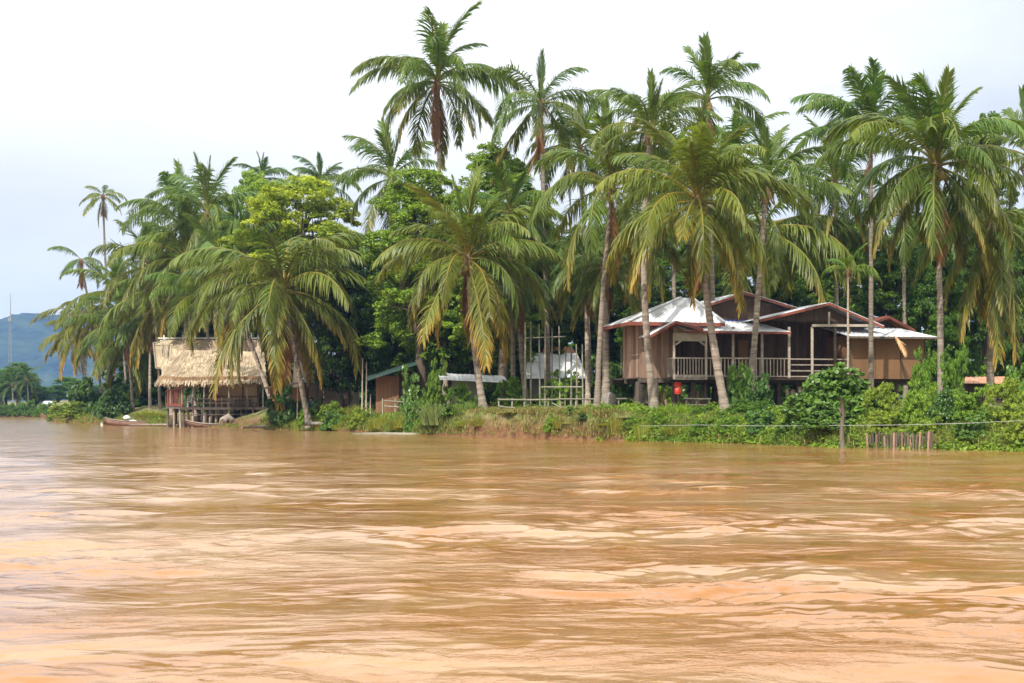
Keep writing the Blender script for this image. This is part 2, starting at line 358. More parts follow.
palm(510,215,514,90,50,'palm with glossy fronds right of the central leaning palm',n=22,tr=.17,dead=0,tint=(.9,1.05,.85))
palm(640,232,644,84,54,'low crowned palm with broad hanging fronds left of the hip roof',n=24,tr=.18,dead=1,a0=.25,tint=(1.1,1.08,.8))
palm(320,186,326,140,34,'small topped palm sticking out behind the yellow flushed tree',n=18,tr=.16,dead=0,a1=.8,tint=(.75,.9,.85))
palm(262,180,268,142,26,'palm tips showing above the bright green tree top',n=14,tr=.16,dead=0,a1=.7,tint=(.75,.9,.85))
palm(103,197,119,172,21,'very tall lone palm with a small ragged crown on a bare thin trunk',n=13,a0=.25,tr=.2,dead=4,bow=-.03,tint=(1.1,1.1,.7))
palm(81,262,119,165,24,'leaning lone palm with few fronds and brown hanging remains',n=11,a0=.4,a1=.85,tr=.2,dead=5,bow=-.05,tint=(.9,1,.75))
palm(128,335,133,142,50,'dark green palm with upright fronds above the vine mound on the river point',n=26,tr=.19,dead=1,tint=(.85,1,.9))
palm(92,322,104,152,42,'yellowing palm on the outer side of the river point',n=26,tr=.18,dead=1,tint=(1.25,1.05,.8),a0=.3)
palm(76,338,91,160,32,'smallest yellow tipped palm leaning out over the river point',n=20,tr=.17,dead=1,tint=(1.25,1.05,.8),a0=.4,bow=.05)
palm(150,318,150,138,44,'palm between the river point and the thatched hut',n=22,tr=.17,dead=1,tint=(1.1,1.05,.85))
palm(520,285,527,88,52,'short palm with a curved dark trunk behind the left end of the fence',n=18,tr=.2,dead=2,bow=-.04,a0=.2,tint=(.75,.85,.8))
palm(586,262,588,84,50,'shaded palm behind the bamboo poles',n=18,tr=.17,dead=2,a0=.3,tint=(.7,.85,.8))
palm(606,268,606,80,50,'shaggy trunked palm beside the left corner of the stilt house',n=18,tr=.26,dead=6,a0=.4,tint=(.75,.85,.75))
palm(848,272,848,62,26,'slender areca palm in front of the dark gable end',n=9,a0=.1,a1=.75,tr=.062,dead=0,name='areca_palm',tint=(1,1.15,.9),group=None)

BACK=[]
# ------------------------------------------------------------------ broadleaf foliage
def leaves(centers, normals, length, rs, wid=.5, jit=.6, rnd=None, curl=.0):
    n=len(centers); length=np.broadcast_to(length,(n,))[:,None]
    nr=normals+rs.normal(0,jit,(n,3)); nr/=np.linalg.norm(nr,axis=1)[:,None]+1e-9
    a=np.cross(nr, rs.normal(0,1,(n,3))); a/=np.linalg.norm(a,axis=1)[:,None]+1e-9
    a[:,2]-=.35; a-=nr*np.sum(a*nr,1)[:,None]; a/=np.linalg.norm(a,axis=1)[:,None]+1e-9
    b=np.cross(nr,a)
    V=np.stack([centers-a*length*.5, centers+b*length*wid*.5+a*length*.05, centers+a*length*.5-nr*length*.12, centers-b*length*wid*.5+a*length*.05],1).reshape(-1,3)
    Fc=np.arange(n*4); r=rs.rand(n) if rnd is None else rnd
    return V,Fc,np.full(n,4),np.repeat(r,4)
def crown_mesh(name, blobs, seed, per=90, leaf=.28, clr=.30, mt='leaf', clumps=38, wid=.5, flush=False):
    rs=np.random.RandomState(seed); C=[];Nn=[];Rn=[]
    for (cx,cy,cz,rx,ry,rz) in blobs:
        k=clumps; d=rs.normal(0,1,(k,3)); d/=np.linalg.norm(d,axis=1)[:,None]
        d[:,2]=np.where(d[:,2]<-.5,-d[:,2],d[:,2])
        rr=rs.uniform(.55,1.08,k)[:,None]
        cc=np.array([cx,cy,cz])+d*rr*np.array([rx,ry,rz])
        cr=clr*(rx+ry+rz)/3*rs.uniform(.55,1.25,k); val=rs.rand(k)
        for j in range(k):
            m=int(per*rs.uniform(.6,1.3)); e=rs.normal(0,1,(m,3)); e/=np.linalg.norm(e,axis=1)[:,None]
            e[:,2]=np.abs(e[:,2])*rs.choice([1,1,1,-.5],m)
            q=cc[j]+e*cr[j]*rs.uniform(.55,1.1,m)[:,None]*np.array([1,1,.75])
            C.append(q); Nn.append(e*.8+np.array([0,-.1,.5])); Rn.append(np.clip(val[j]*.55+rs.rand(m)*.45,0,1))
    C=np.concatenate(C);Nn=np.concatenate(Nn);Rn=np.concatenate(Rn)
    V,Fc,sz,r=leaves(C,Nn,leaf*rs.uniform(.7,1.3,len(C)),rs,wid,.55,Rn)
    me=np_mesh(name,V,Fc,sz,{'rnd':r}); me.materials.append(M[mt]); return me
def trunk_mesh(seed,h,r,blobs,n=7):
    rs=random.Random(seed); mb=MB(); 
    p=[Vector((0,0,-.3)),Vector((rs.uniform(-.1,.1),0,h*.3)),Vector((rs.uniform(-.3,.3),rs.uniform(-.2,.2),h*.65)),Vector((rs.uniform(-.4,.4),0,h))]
    mb.tube(p,[r*1.5,r,r*.85,r*.45],10,cap=False)
    for b in blobs:
        st=p[1].lerp(p[3],rs.uniform(.1,.9)); e=Vector(b[:3]); md=st.lerp(e,.5)+Vector((0,0,-.3))
        mb.tube([st,md,e],[r*.45,r*.28,r*.08],6,cap=False)
        for k in range(3):
            a=rs.uniform(0,6.28); e2=e+Vector((math.cos(a)*b[3]*.8,math.sin(a)*b[4]*.8,rs.uniform(-.2,.8)*b[5])); mb.tube([md,md.lerp(e2,.6)+Vector((0,0,.1)),e2],[r*.2,r*.12,r*.04],5,cap=False)
    o=mb.build('trunk',M['bark'],None,True); me=o.data; bpy.data.objects.remove(o); return me
# archetypes about ten metres tall
def blobs_round(seed,n=9,w=3.4,z0=4.2,z1=8.6,rb=1.9):
    rs=random.Random(seed); out=[]
    for i in range(n):
        a=i*2.4+rs.random(); s=i/(n-1); z=z0+(z1-z0)*s; ww=w*math.sin(PI*(.22+.7*s))**.8*rs.uniform(.55,1)
        out.append((math.cos(a)*ww,math.sin(a)*ww*.9,z,rb*rs.uniform(.8,1.15),rb*rs.uniform(.8,1.1),rb*rs.uniform(.65,.9)))
    return out
ARCH={}
for nm,kw,tr_,leaf,mt,zs in (('round',dict(seed=1,n=15,w=2.9,z0=5.,z1=15.6,rb=1.9),.32,.30,'leaf',.58),('tall',dict(seed=2,n=18,w=2.9,z0=3.8,z1=17.5,rb=1.75),.3,.30,'leaf',.52),('spread',dict(seed=3,n=12,w=4.0,z0=6.4,z1=13.5,rb=2.1),.36,.32,'leaf',.64),
                       ('low',dict(seed=5,n=11,w=3.0,z0=1.6,z1=8.6,rb=1.9),.3,.30,'leaf',.95),('flush',dict(seed=4,n=15,w=3.3,z0=7.,z1=15.4,rb=1.75),.34,.26,'mango',.58)):
    B_=blobs_round(**kw); cm_=crown_mesh('crown',B_,kw['seed']+50,per=105,leaf=leaf*.8,mt=mt,clumps=34); tm_=trunk_mesh(kw['seed'],7/zs,tr_,B_)
    for me_ in (cm_,tm_):
        for v_ in me_.vertices: v_.co.z*=zs
    ARCH[nm]=(cm_,tm_)
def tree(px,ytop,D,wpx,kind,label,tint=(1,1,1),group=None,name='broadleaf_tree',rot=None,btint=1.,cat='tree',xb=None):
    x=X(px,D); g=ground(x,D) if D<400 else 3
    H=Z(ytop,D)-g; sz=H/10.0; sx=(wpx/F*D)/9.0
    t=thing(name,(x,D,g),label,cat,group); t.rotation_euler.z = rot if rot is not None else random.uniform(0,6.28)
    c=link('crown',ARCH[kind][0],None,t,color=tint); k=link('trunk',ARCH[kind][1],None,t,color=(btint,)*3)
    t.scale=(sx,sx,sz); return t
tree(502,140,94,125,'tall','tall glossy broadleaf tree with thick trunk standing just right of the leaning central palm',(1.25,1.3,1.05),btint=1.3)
tree(420,170,98,150,'round','bright green broadleaf tree filling the middle, left of the central palm crown',(1.35,1.4,1.1))
tree(450,225,101,165,'low','lower leafy tree between the two tall central broadleaf trees',(1.1,1.2,.95))
tree(300,168,111,165,'flush','broadleaf tree flushed with yellow new leaves above the palms',(1.05,1.25,1),name='mango_tree')
tree(260,164,134,92,'flush','lime green tree top behind the yellow flushed tree',(.62,.95,.9),name='mango_tree')
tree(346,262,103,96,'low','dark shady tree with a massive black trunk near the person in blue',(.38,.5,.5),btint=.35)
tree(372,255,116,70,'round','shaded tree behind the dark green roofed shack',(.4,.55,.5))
# trees behind the houses
G_='trees standing behind the houses'
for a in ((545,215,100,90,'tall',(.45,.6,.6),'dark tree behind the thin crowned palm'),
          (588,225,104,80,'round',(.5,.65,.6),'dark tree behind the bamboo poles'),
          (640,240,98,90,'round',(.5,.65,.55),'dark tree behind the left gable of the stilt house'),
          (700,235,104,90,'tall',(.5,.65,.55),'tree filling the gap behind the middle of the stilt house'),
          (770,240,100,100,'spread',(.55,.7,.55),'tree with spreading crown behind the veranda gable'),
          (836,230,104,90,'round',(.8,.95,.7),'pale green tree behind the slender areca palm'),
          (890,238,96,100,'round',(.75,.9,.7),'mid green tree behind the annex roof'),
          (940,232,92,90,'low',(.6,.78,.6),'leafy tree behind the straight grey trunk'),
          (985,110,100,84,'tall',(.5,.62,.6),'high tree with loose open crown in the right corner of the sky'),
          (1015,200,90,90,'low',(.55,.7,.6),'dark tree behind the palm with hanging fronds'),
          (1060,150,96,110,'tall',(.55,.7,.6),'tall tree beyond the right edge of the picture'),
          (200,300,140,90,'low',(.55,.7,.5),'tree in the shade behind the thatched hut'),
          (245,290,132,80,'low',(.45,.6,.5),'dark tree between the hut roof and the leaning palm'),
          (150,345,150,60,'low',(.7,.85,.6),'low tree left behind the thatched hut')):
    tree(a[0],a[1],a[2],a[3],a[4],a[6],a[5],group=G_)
# undergrowth wood behind everything: low trees
for i,px in enumerate(range(395,1060,46)):
    tree(px+random.uniform(-8,8),random.uniform(300,335),118+random.uniform(-6,6),84,'low','young tree of the dim wood seen between the trunks behind the houses',(.55,.75,.5) if i%2 else (.75,.95,.6),group='young trees of the wood behind')
for i,px in enumerate(range(120,1070,27)):
    if 50<px: 
        D=(150 if px<200 else 128 if px<380 else 112 if px<600 else 98)+random.uniform(-5,5); g=ground(X(px,D),D)
        BACK.append((px,D,random.uniform(352,372)))
for a in ((348,232,112,90,'round',(1.,1.15,.8),'sunlit tree on the left flank of the central broadleaf trees'),(395,262,106,90,'low',(.85,1,.8),'sunlit tree low behind the leaning central palm'),
          (530,222,108,100,'round',(.75,.9,.8),'tree right behind the tall glossy tree'),(565,250,110,90,'spread',(.8,.95,.75),'tree behind the golden fronded palm'),(610,215,112,90,'tall',(.7,.85,.7),'tree behind the curved trunk palm'),
          (665,222,112,100,'round',(.8,1,.7),'tree behind the large drooping palm'),(735,205,112,100,'round',(.75,.95,.7),'tree behind the silvery fronded palm'),(800,225,112,90,'tall',(.8,1,.7),'tree between the silvery palm and the slim upright palm'),
          (855,215,110,100,'spread',(.9,1.1,.7),'tree behind the slim upright palm'),(918,215,104,100,'round',(.85,1.05,.7),'tree behind the big straight palm'),(962,200,106,90,'round',(.75,.95,.7),'tree right of the big straight palm')):
    tree(a[0],a[1],a[2],a[3],a[4],a[6],a[5],group=G_)
# left grove backing
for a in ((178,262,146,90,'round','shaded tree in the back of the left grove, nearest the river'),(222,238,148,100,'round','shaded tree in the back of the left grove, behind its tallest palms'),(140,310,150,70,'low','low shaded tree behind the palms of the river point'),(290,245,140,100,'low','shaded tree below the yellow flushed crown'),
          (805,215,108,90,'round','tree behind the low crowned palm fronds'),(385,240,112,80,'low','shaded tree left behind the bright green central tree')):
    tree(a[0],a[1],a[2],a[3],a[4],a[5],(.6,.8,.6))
# far shore
for i,(px,yt,w) in enumerate(((-60,372,50),(-22,368,46),(2,368,40),(18,362,44),(30,371,34),(-40,380,50),(44,386,30),(58,384,36),(70,376,36),(84,380,36),(98,384,34),(6,388,36),(36,392,28))):
    D=262+ (i%3)*9
    tree(px,yt,D,w,('round','low','spread')[i%3],'hazy tree on the far river shore below the blue hill' if i<12 else 'small tree at the water line of the far shore',(.55,.75,.6) if i%2 else (.7,.95,.6),group='trees on the far shore' if i<12 else None)
for px,yc in ((12,385),(27,380)): palm(px,yc,px+2,258,16,'small hazy palm among the trees on the far shore' ,n=16,tr=.2,dead=0,group='palms on the far shore',tint=(.6,.75,.6))

# ------------------------------------------------------------------ shrubs (archetypes about 1 m radius)
def shrub_mesh(name, seed, n, leaf, mt, shape='dome', wid=.5):
    rs=np.random.RandomState(seed); bl=[]
    r2=random.Random(seed)
    for i in range(9):
        a=i*2.4; q=r2.uniform(.15,.75); bl.append((math.cos(a)*q,math.sin(a)*q,r2.uniform(.25,.85),r2.uniform(.28,.45),r2.uniform(.28,.45),r2.uniform(.25,.4)))
    for i in range(7):
        a=i*.9; bl.append((math.cos(a)*.62,math.sin(a)*.62,.12,.36,.36,.26))
    return crown_mesh(name,bl,seed,per=n,leaf=leaf,clr=.34,mt=mt,clumps=15,wid=wid)
def clump_mesh(name, seed, n=420, mt='grass', w=.02, hmin=.5, hmax=1.2, spread=.8, lean=.5):
    rs=np.random.RandomState(seed)
    a=rs.uniform(0,2*PI,n); q=np.sqrt(rs.rand(n))*spread; b=np.stack([np.cos(a)*q,np.sin(a)*q,np.zeros(n)-.05],1)
    h=rs.uniform(hmin,hmax,n)*(1-.4*q/spread); ln=np.stack([np.cos(a),np.sin(a),np.zeros(n)],1)*(lean*(q/spread))[:,None]+rs.normal(0,.22,(n,3))*np.array([1,1,0])
    m=b+ln*h[:,None]*.4+np.array([0,0,1])*h[:,None]*.6; t=b+ln*h[:,None]*1.15+np.array([0,0,1])*h[:,None]*.95
    wd=np.stack([np.cos(a+1.57+rs.normal(0,1,n)),np.sin(a+1.57),np.zeros(n)],1)*w
    V=np.stack([b-wd,b+wd,m+wd,m-wd,t],1).reshape(-1,3); i0=np.arange(n)[:,None]*5
    Fc=np.concatenate([i0+0,i0+1,i0+2,i0+3, i0+3,i0+2,i0+4],1).ravel(); sz=np.tile([4,3],n)
    me=np_mesh(name,V,Fc,sz,{'rnd':np.repeat(rs.rand(n),5)}); me.materials.append(M[mt]); return me
def mound_mesh(seed):
    bl=[(0,0,.45,.62,.55,.48),(.12,-.1,.82,.34,.34,.26),(-.1,.1,.68,.4,.4,.3)]
    for k in range(10): a=k*.628; bl.append((math.cos(a)*.66,math.sin(a)*.6,.2,.36,.34,.3))
    for k in range(6): a=k*1.05; bl.append((math.cos(a)*.36,math.sin(a)*.36,.52,.36,.34,.28))
    return crown_mesh('foliage',bl,seed,per=26,leaf=.085,clr=.3,mt='leaf_gloss',clumps=26,wid=.85)
SH={'mound':[mound_mesh(61),mound_mesh(62)],'fine':[shrub_mesh('foliage',s,44,.085,'leaf') for s in (21,22,23)],
    'broad':[shrub_mesh('foliage',s,26,.17,'leaf_gloss',wid=.75) for s in (31,32,33)],
    'reed':[clump_mesh('foliage',s,hmin=.6,hmax=1.5,n=500) for s in (41,42)],
    'grassy':[clump_mesh('foliage',s,n=700,hmin=.4,hmax=1.,w=.016) for s in (51,52)]}
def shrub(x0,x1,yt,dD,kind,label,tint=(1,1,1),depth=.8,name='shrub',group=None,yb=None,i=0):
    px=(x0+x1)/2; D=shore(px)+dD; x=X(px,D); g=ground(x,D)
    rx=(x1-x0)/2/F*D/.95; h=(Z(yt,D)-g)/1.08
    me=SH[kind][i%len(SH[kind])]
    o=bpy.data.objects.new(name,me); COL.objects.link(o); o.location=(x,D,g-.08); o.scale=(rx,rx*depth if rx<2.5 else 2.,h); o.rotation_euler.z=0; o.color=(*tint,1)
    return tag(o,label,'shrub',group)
YG=(1.5,1.35,1.0); BR=(1.3,1.3,1.); DK=(.6,.75,.7)
shrub(50,100,402,2.2,'fine','light green low bush at the tip of the river point',YG)
shrub(94,133,386,2.0,'mound','dark glossy vine mound at the water on the river point',(.6,.8,.7))
shrub(70,108,380,6.5,'broad','vine covered bush behind the light green bush of the river point',(.75,.95,.7),i=1)
shrub(110,140,385,12,'fine','shaded bush under the dark green palm of the river point',(.6,.75,.6),i=1)
shrub(134,166,404,4,'grassy','yellow green tall grass tuft left of the hut balcony',YG)
shrub(268,306,388,1.5,'broad','dense dark shrub in front of the small orange shed',(.65,.85,.75),i=1)
shrub(300,322,398,3,'fine','bush at the foot of the palm leaning over the hut',(.7,.85,.7),i=2)
shrub(318,348,402,1.,'fine','bright bush at the water below the person in blue',BR)
shrub(340,372,397,4.5,'grassy','tall lime grass tuft under the massive black trunk',YG,i=1)
shrub(345,372,408,.5,'fine','pale low bush right of the bright bush at the water',YG,i=1)
shrub(368,396,404,.7,'grassy','round yellow green tuft with brownish foot left of the reeds',YG)
shrub(392,424,406,.7,'grassy','second yellow green tuft, touching the grey green reeds',YG,i=1)
shrub(418,462,398,.9,'reed','grey green reed clump drooping to the water',(1.0,1.05,1.5),name='reed_clump')
shrub(452,482,400,2.0,'reed','thin green reed clump right of the large grey green one',(.9,1.05,1.0),i=1,name='reed_clump')
shrub(398,424,368,7,'broad','tall light green sapling bush before the dark green roofed shack',(1.2,1.35,1.1))
shrub(422,448,362,8,'fine','leafy bush with pale blossoms left of the grey wall building',(1.0,1.1,.9),i=1)
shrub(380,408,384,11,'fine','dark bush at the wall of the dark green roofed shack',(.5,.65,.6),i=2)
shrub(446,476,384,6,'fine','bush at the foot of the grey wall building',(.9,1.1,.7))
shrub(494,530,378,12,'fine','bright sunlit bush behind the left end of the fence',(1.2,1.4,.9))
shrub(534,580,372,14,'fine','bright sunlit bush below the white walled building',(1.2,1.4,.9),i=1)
shrub(606,634,368,13,'broad','broad leaved bush in the gap left of the stilt house',(1.1,1.35,.8))
shrub(576,594,412,.5,'broad','small dark bush by the water right of the cut bank',(.6,.8,.8))
shrub(560,580,423,.4,'grassy','small grassy mound at the foot of the cut bank',YG)
shrub(648,700,393,3.0,'grassy','bright green grass clump below the balcony',(1.2,1.5,.7))
shrub(690,722,405,2.2,'fine','low weeds between grass clump and palm foot',(.9,1.1,.8))
shrub(727,755,366,5.5,'broad','light leaved sapling against the veranda railing',(1.25,1.5,1.0),i=2)
shrub(748,776,376,5.8,'broad','dark leaved sapling right of the light one under the veranda',(.65,.9,.75),i=1)
shrub(718,770,398,3.2,'fine','dense dark undergrowth at the foot of the large leaning palm',(.6,.8,.7),i=1)
shrub(715,748,416,.5,'fine','fern like bush at the water, right part of the bank',(1.1,1.3,.9))
shrub(745,780,410,.7,'broad','bluish leaved herb patch with upright leaves at the water',(.9,1.2,1.1),i=2)
shrub(776,812,404,1.0,'broad','light climbing herbs at the left foot of the vine mound',(1.2,1.4,.9))
shrub(786,884,364,2.4,'mound','huge vine covered mound with heart shaped leaves by the dark post',(1.0,1.2,.8),depth=.9,name='vine_mound')
shrub(800,868,402,.9,'mound','lower skirt of climbing leaves behind the dark post',(.95,1.15,.8),i=1,name='vine_mound')
shrub(862,905,384,1.9,'fine','light hedge bush right of the huge vine mound',YG)
shrub(896,938,382,1.7,'fine','hedge bush in front of the annex corner',(1.2,1.3,.9),i=1)
shrub(866,906,410,.6,'fine','sprawling bush above the stake barrier',YG,i=2)
shrub(902,942,412,.5,'fine','sprawling bush at the right end of the stake barrier',(1.3,1.3,.9),i=1)
shrub(928,962,386,1.3,'mound','dark climbing vine column in the hedge',(.7,.95,.7))
shrub(950,990,386,1.5,'fine','hedge bush in front of the rusty low roof',(1.1,1.25,.8),i=2)
shrub(955,996,412,.5,'broad','leafy bush at the water right of the vine column',(.95,1.2,.75),i=1)
shrub(984,1032,380,1.5,'fine','light green bush at the right edge over the water',YG)
shrub(1000,1050,404,.5,'fine','bush at the water in the right corner of the bank',YG,i=1)
shrub(905,936,352,6.5,'fine','loose shrub rising against the annex corner and straight trunk',(.85,1.05,.7),i=1)
shrub(938,966,350,7,'fine','loose shrub rising right of the straight grey trunk',(.9,1.1,.75),i=2)
shrub(1006,1040,366,6,'broad','bush beside the trunk with hanging fronds',(1.0,1.25,.7),i=2)
shrub(596,626,420,.5,'grassy','low grassy tuft right of the small dark bush',YG,i=1)
shrub(622,656,417,.6,'fine','low spreading weeds left of the bright grass clump',(1.1,1.25,.8))
shrub(662,694,418,.5,'grassy','rounded grass tuft at the water below the balcony',YG)
shrub(688,720,416,.5,'fine','leafy herb patch at the water before the large palm foot',(1.,1.2,.8),i=2)
shrub(496,526,416,1.2,'grassy','dry looking grass tuft on top of the cut bank',(1.5,1.1,.8))
shrub(1040,1100,380,2,'fine','hedge bush past the right edge of the picture',YG,i=2)

for i,(px,D,yt) in enumerate(BACK): shrub(px-24,px+24,yt,D-shore(px),'fine' if i%3 else 'broad','bush in the dim undergrowth behind the trunks and houses',((.8,1.,.7),(.55,.75,.6),(1.1,1.3,.8))[i%3],group='bushes of the undergrowth behind',i=i)
for i,px in enumerate(range(-30,62,7)): shrub(px-8,px+8,random.uniform(400,408),.5+ (i%2)*3,'fine','hazy bush on the water line of the far shore',(.7,.9,.7),group='bushes of the far shore',i=i)
for i in range(34):
    px=300+i*10.2+random.uniform(-5,5) if i<26 else 560+(i-26)*14; w=random.uniform(8,15)
    if 478<px<548 and i%3: continue
    shrub(px-w,px+w,random.uniform(402,418),random.uniform(.1,1.6),('grassy','fine','grassy','broad')[i%4],'small weedy tuft on the lower slope of the bank',((1.5,1.4,1.),(1.2,1.35,.8),(1.3,1.05,.8),(1.,1.25,.8))[i%4],group='weedy tufts on the lower bank',i=i)
# ------------------------------------------------------------------ terrain
def terrain():
    pxs=np.concatenate([np.linspace(-3000,-200,30),np.linspace(-190,30,24),np.linspace(34,60,14),np.linspace(63,1100,420),np.linspace(1110,2200,40),np.linspace(2400,6000,14)])
    ds=np.concatenate([[-3,-1,-.3],np.linspace(0,3.2,18),np.linspace(3.6,12,18),[14,17,21,26,33,45,65,100,160,260,420,700,1200,1900]])
    V=[];yy=[]
    for px in pxs:
        s=shore(px)+.35*float(vnoise(px*.05,0,1.))+.15*float(vnoise(px*.3,3,1.)) if px>60 else shore(px)
        y=s+ds; x=(px-CX)/F*y
        z=profile(ds,px)+vnoise(x,y,.9)*.07*np.clip(ds,0,1)+vnoise(x,y,4.)*.05*np.clip(ds*2,0,1)*(ds<8)
        V.append(np.stack([x,y,z],1))
    V=np.concatenate(V); n=len(pxs); m=len(ds)
    i,j=np.meshgrid(np.arange(n-1),np.arange(m-1),indexing='ij'); a=(i*m+j).ravel()
    Fc=np.stack([a,a+m,a+m+1,a+1],1).ravel()
    me=np_mesh('river_bank',V,Fc,np.full(len(a),4),{},True)
    mt=mat('bank_soil',(.20,.105,.05),(.10,.055,.03),noise=2.5,rough=.95,spec=.1,bump=.9,bscale=6)
    nt=mt.node_tree; N=nt.nodes; L=nt.links; b=N['Principled BSDF']; old=b.inputs['Base Color'].links[0].from_socket
    gm=N.new('ShaderNodeNewGeometry'); sx=N.new('ShaderNodeSeparateXYZ'); L.new(gm.outputs['Position'],sx.inputs[0])
    mr=N.new('ShaderNodeMapRange'); mr.inputs[1].default_value=.45; mr.inputs[2].default_value=1.15; L.new(sx.outputs['Z'],mr.inputs[0])
    nz=N.new('ShaderNodeTexNoise'); nz.inputs['Scale'].default_value=.7; nz.inputs['Detail'].default_value=5; L.new(gm.outputs['Position'],nz.inputs[0])
    cr=N.new('ShaderNodeValToRGB'); e=cr.color_ramp.elements; e[0].position=.4; e[0].color=(.10,.14,.035,1); e[1].position=.62; e[1].color=(.24,.19,.09,1); L.new(nz.outputs[0],cr.inputs[0])
    mx=N.new('ShaderNodeMix'); mx.data_type='RGBA'; L.new(mr.outputs[0],mx.inputs[0]); L.new(old,mx.inputs[6]); L.new(cr.outputs[0],mx.inputs[7]); L.new(mx.outputs[2],b.inputs['Base Color'])
    tag(link('ground',me,mt),'earth bank and ground of the shore',None,None,'structure')
terrain()
# grass on the bank (nobody could count it)
def grass():
    rs=np.random.RandomState(5); nT=15000
    px=np.concatenate([rs.uniform(50,1080,int(nT*.35)),rs.uniform(300,1080,int(nT*.65))]); d=np.abs(rs.normal(0,1,nT))**1.2*2.2+.05
    cut=((px>478)&(px<552)&(d<.6)&(rs.rand(nT)<.72))|((px>168)&(px<262)&(d<8)&(rs.rand(nT)<.75))|((px>650)&(d<2.5)&(rs.rand(nT)<.5)); px=px[~cut]; d=d[~cut]; nT=len(px)
    D=np.array([shore(p) for p in px])+d; x=(px-CX)/F*D; g=np.array([ground(a,b) for a,b in zip(x,D)])
    k=11; hh=np.interp(px,[50,300,420,470,640,660,1024],[.36,.30,.24,.22,.20,.32,.34])*(.6+.6*(vnoise(x,D,1.1)+1)/2)
    X0=np.repeat(x,k)+rs.normal(0,.13,nT*k); Y0=np.repeat(D,k)+rs.normal(0,.13,nT*k); Z0=np.repeat(g,k)-.04; H=np.repeat(hh,k)*rs.uniform(.5,1.2,nT*k)
    n=nT*k; a=rs.uniform(0,2*PI,n); b=np.stack([X0,Y0,Z0],1); ln=np.stack([np.cos(a),np.sin(a),np.zeros(n)],1)*rs.uniform(.1,.7,n)[:,None]
    m=b+(ln*.35+np.array([0,0,.6]))*H[:,None]; t=b+(ln*1.1+np.array([0,0,.95]))*H[:,None]
    wd=np.stack([np.cos(a+1.4),np.sin(a+1.4),np.zeros(n)],1)*.016
    V=np.stack([b-wd,b+wd,m+wd,m-wd,t],1).reshape(n,5,3); R_=rs.rand(n)*.5+.5*np.repeat(rs.rand(nT),k)
    pr=np.repeat(px,k); dry=((pr>470)&(pr<650)&(rs.rand(n)<.55))|(rs.rand(n)<.10+.12*(np.repeat(vnoise(x,D,.5),k)>.3))
    for sel,nm,mt in ((~dry,'grass','grass'),(dry,'dry_grass','drygrass')):
        v=V[sel].reshape(-1,3); c=int(sel.sum()); i0=np.arange(c)[:,None]*5
        Fc=np.concatenate([i0+0,i0+1,i0+2,i0+3, i0+3,i0+2,i0+4],1).ravel()
        me=np_mesh(nm,v,Fc,np.tile([4,3],c),{'rnd':np.repeat(R_[sel],5)}); o=link(nm,me,M[mt])
        tag(o,{'grass':'green grass growing along the bank','dry_grass':'straw coloured dry grass on the cut bank'}[nm],'grass',None,'stuff')
grass()
def cover():
    rs=np.random.RandomState(9); nT=7500
    px=rs.uniform(50,1080,nT); px[:5600]=rs.uniform(590,1080,5600); d=rs.uniform(0,1,nT)**1.5*7.-.15
    D=np.array([shore(p) for p in px])+d
    cut=((px>470)&(px<630)&(d<6)&(rs.rand(nT)<.9))|((px>150)&(px<560)&(d<1.5)&(rs.rand(nT)<.6))|((px>165)&(px<262)); px=px[~cut]; D=D[~cut]; nT=len(px); x=(px-CX)/F*D
    hv=(vnoise(x,D,.8)+.6*vnoise(x,D,2.6)+1.3)/2.9; hv=np.clip(hv,0,1)
    keep=(hv>.22)|(rs.rand(nT)<.25); x=x[keep];D=D[keep];hv=hv[keep];nT=len(x)
    g=np.array([ground(a,b) for a,b in zip(x,D)]); hh=.08+.62*hv**1.6*rs.uniform(.6,1.2,nT)
    cv=np.clip((vnoise(x+7,D,1.5)+vnoise(x,D+9,5.))*.3+.5+rs.normal(0,.2,nT),0,1)
    C=[];k=22
    e=rs.normal(0,1,(nT*k,3)); e/=np.linalg.norm(e,axis=1)[:,None]; e[:,2]=np.abs(e[:,2])
    c=np.stack([np.repeat(x,k),np.repeat(D,k),np.repeat(g,k)],1)+e*np.stack([np.full(nT*k,.34),np.full(nT*k,.3),np.repeat(hh,k)*1.2],1)*rs.uniform(.5,1.1,nT*k)[:,None]
    V,Fc,sz,r=leaves(c,e+np.array([0,0,.5]),np.repeat(rs.choice([.07,.10,.17],nT,p=[.4,.4,.2]),k)*rs.uniform(.7,1.5,nT*k),rs,.55,.7,np.clip(np.repeat(cv,k)*.75+rs.rand(nT*k)*.25,0,1))
    me=np_mesh('ground_cover',V,Fc,sz,{'rnd':r}); o=link('ground_cover',me,M['leaf'],color=(1.25,1.3,.95)); tag(o,'low leafy weeds and herbs covering the bank','ground cover',None,'stuff')
cover()
exec_parts=True
# ------------------------------------------------------------------ generic building bits
def planks(mb,A,B,z0,z1,w=.22,t=.03,gap=.012,nrm=None):
    """vertical boards from A to B (world xy), bottom z0, top z1 (may be function of distance fraction)"""
    A=Vector((A[0],A[1],0));B=Vector((B[0],B[1],0));L_=(B-A).length;n=max(1,int(L_/w));d=(B-A)/n;nr=Vector((d.y,-d.x,0)).normalized()
    for i in range(n):
        f=(i+.5)/n; zt=z1(f) if callable(z1) else z1; o=random.uniform(0,.014)
        p=A+d*i+d.normalized()*gap/2; q=A+d*(i+1)-d.normalized()*gap/2
        a=nr*(t/2+o);b=nr*(-t/2+o)
        mb.hexa([p+a+Vector((0,0,z0)),q+a+Vector((0,0,z0)),q+b+Vector((0,0,z0)),p+b+Vector((0,0,z0)),p+a+Vector((0,0,zt)),q+a+Vector((0,0,zt)),q+b+Vector((0,0,zt)),p+b+Vector((0,0,zt))])
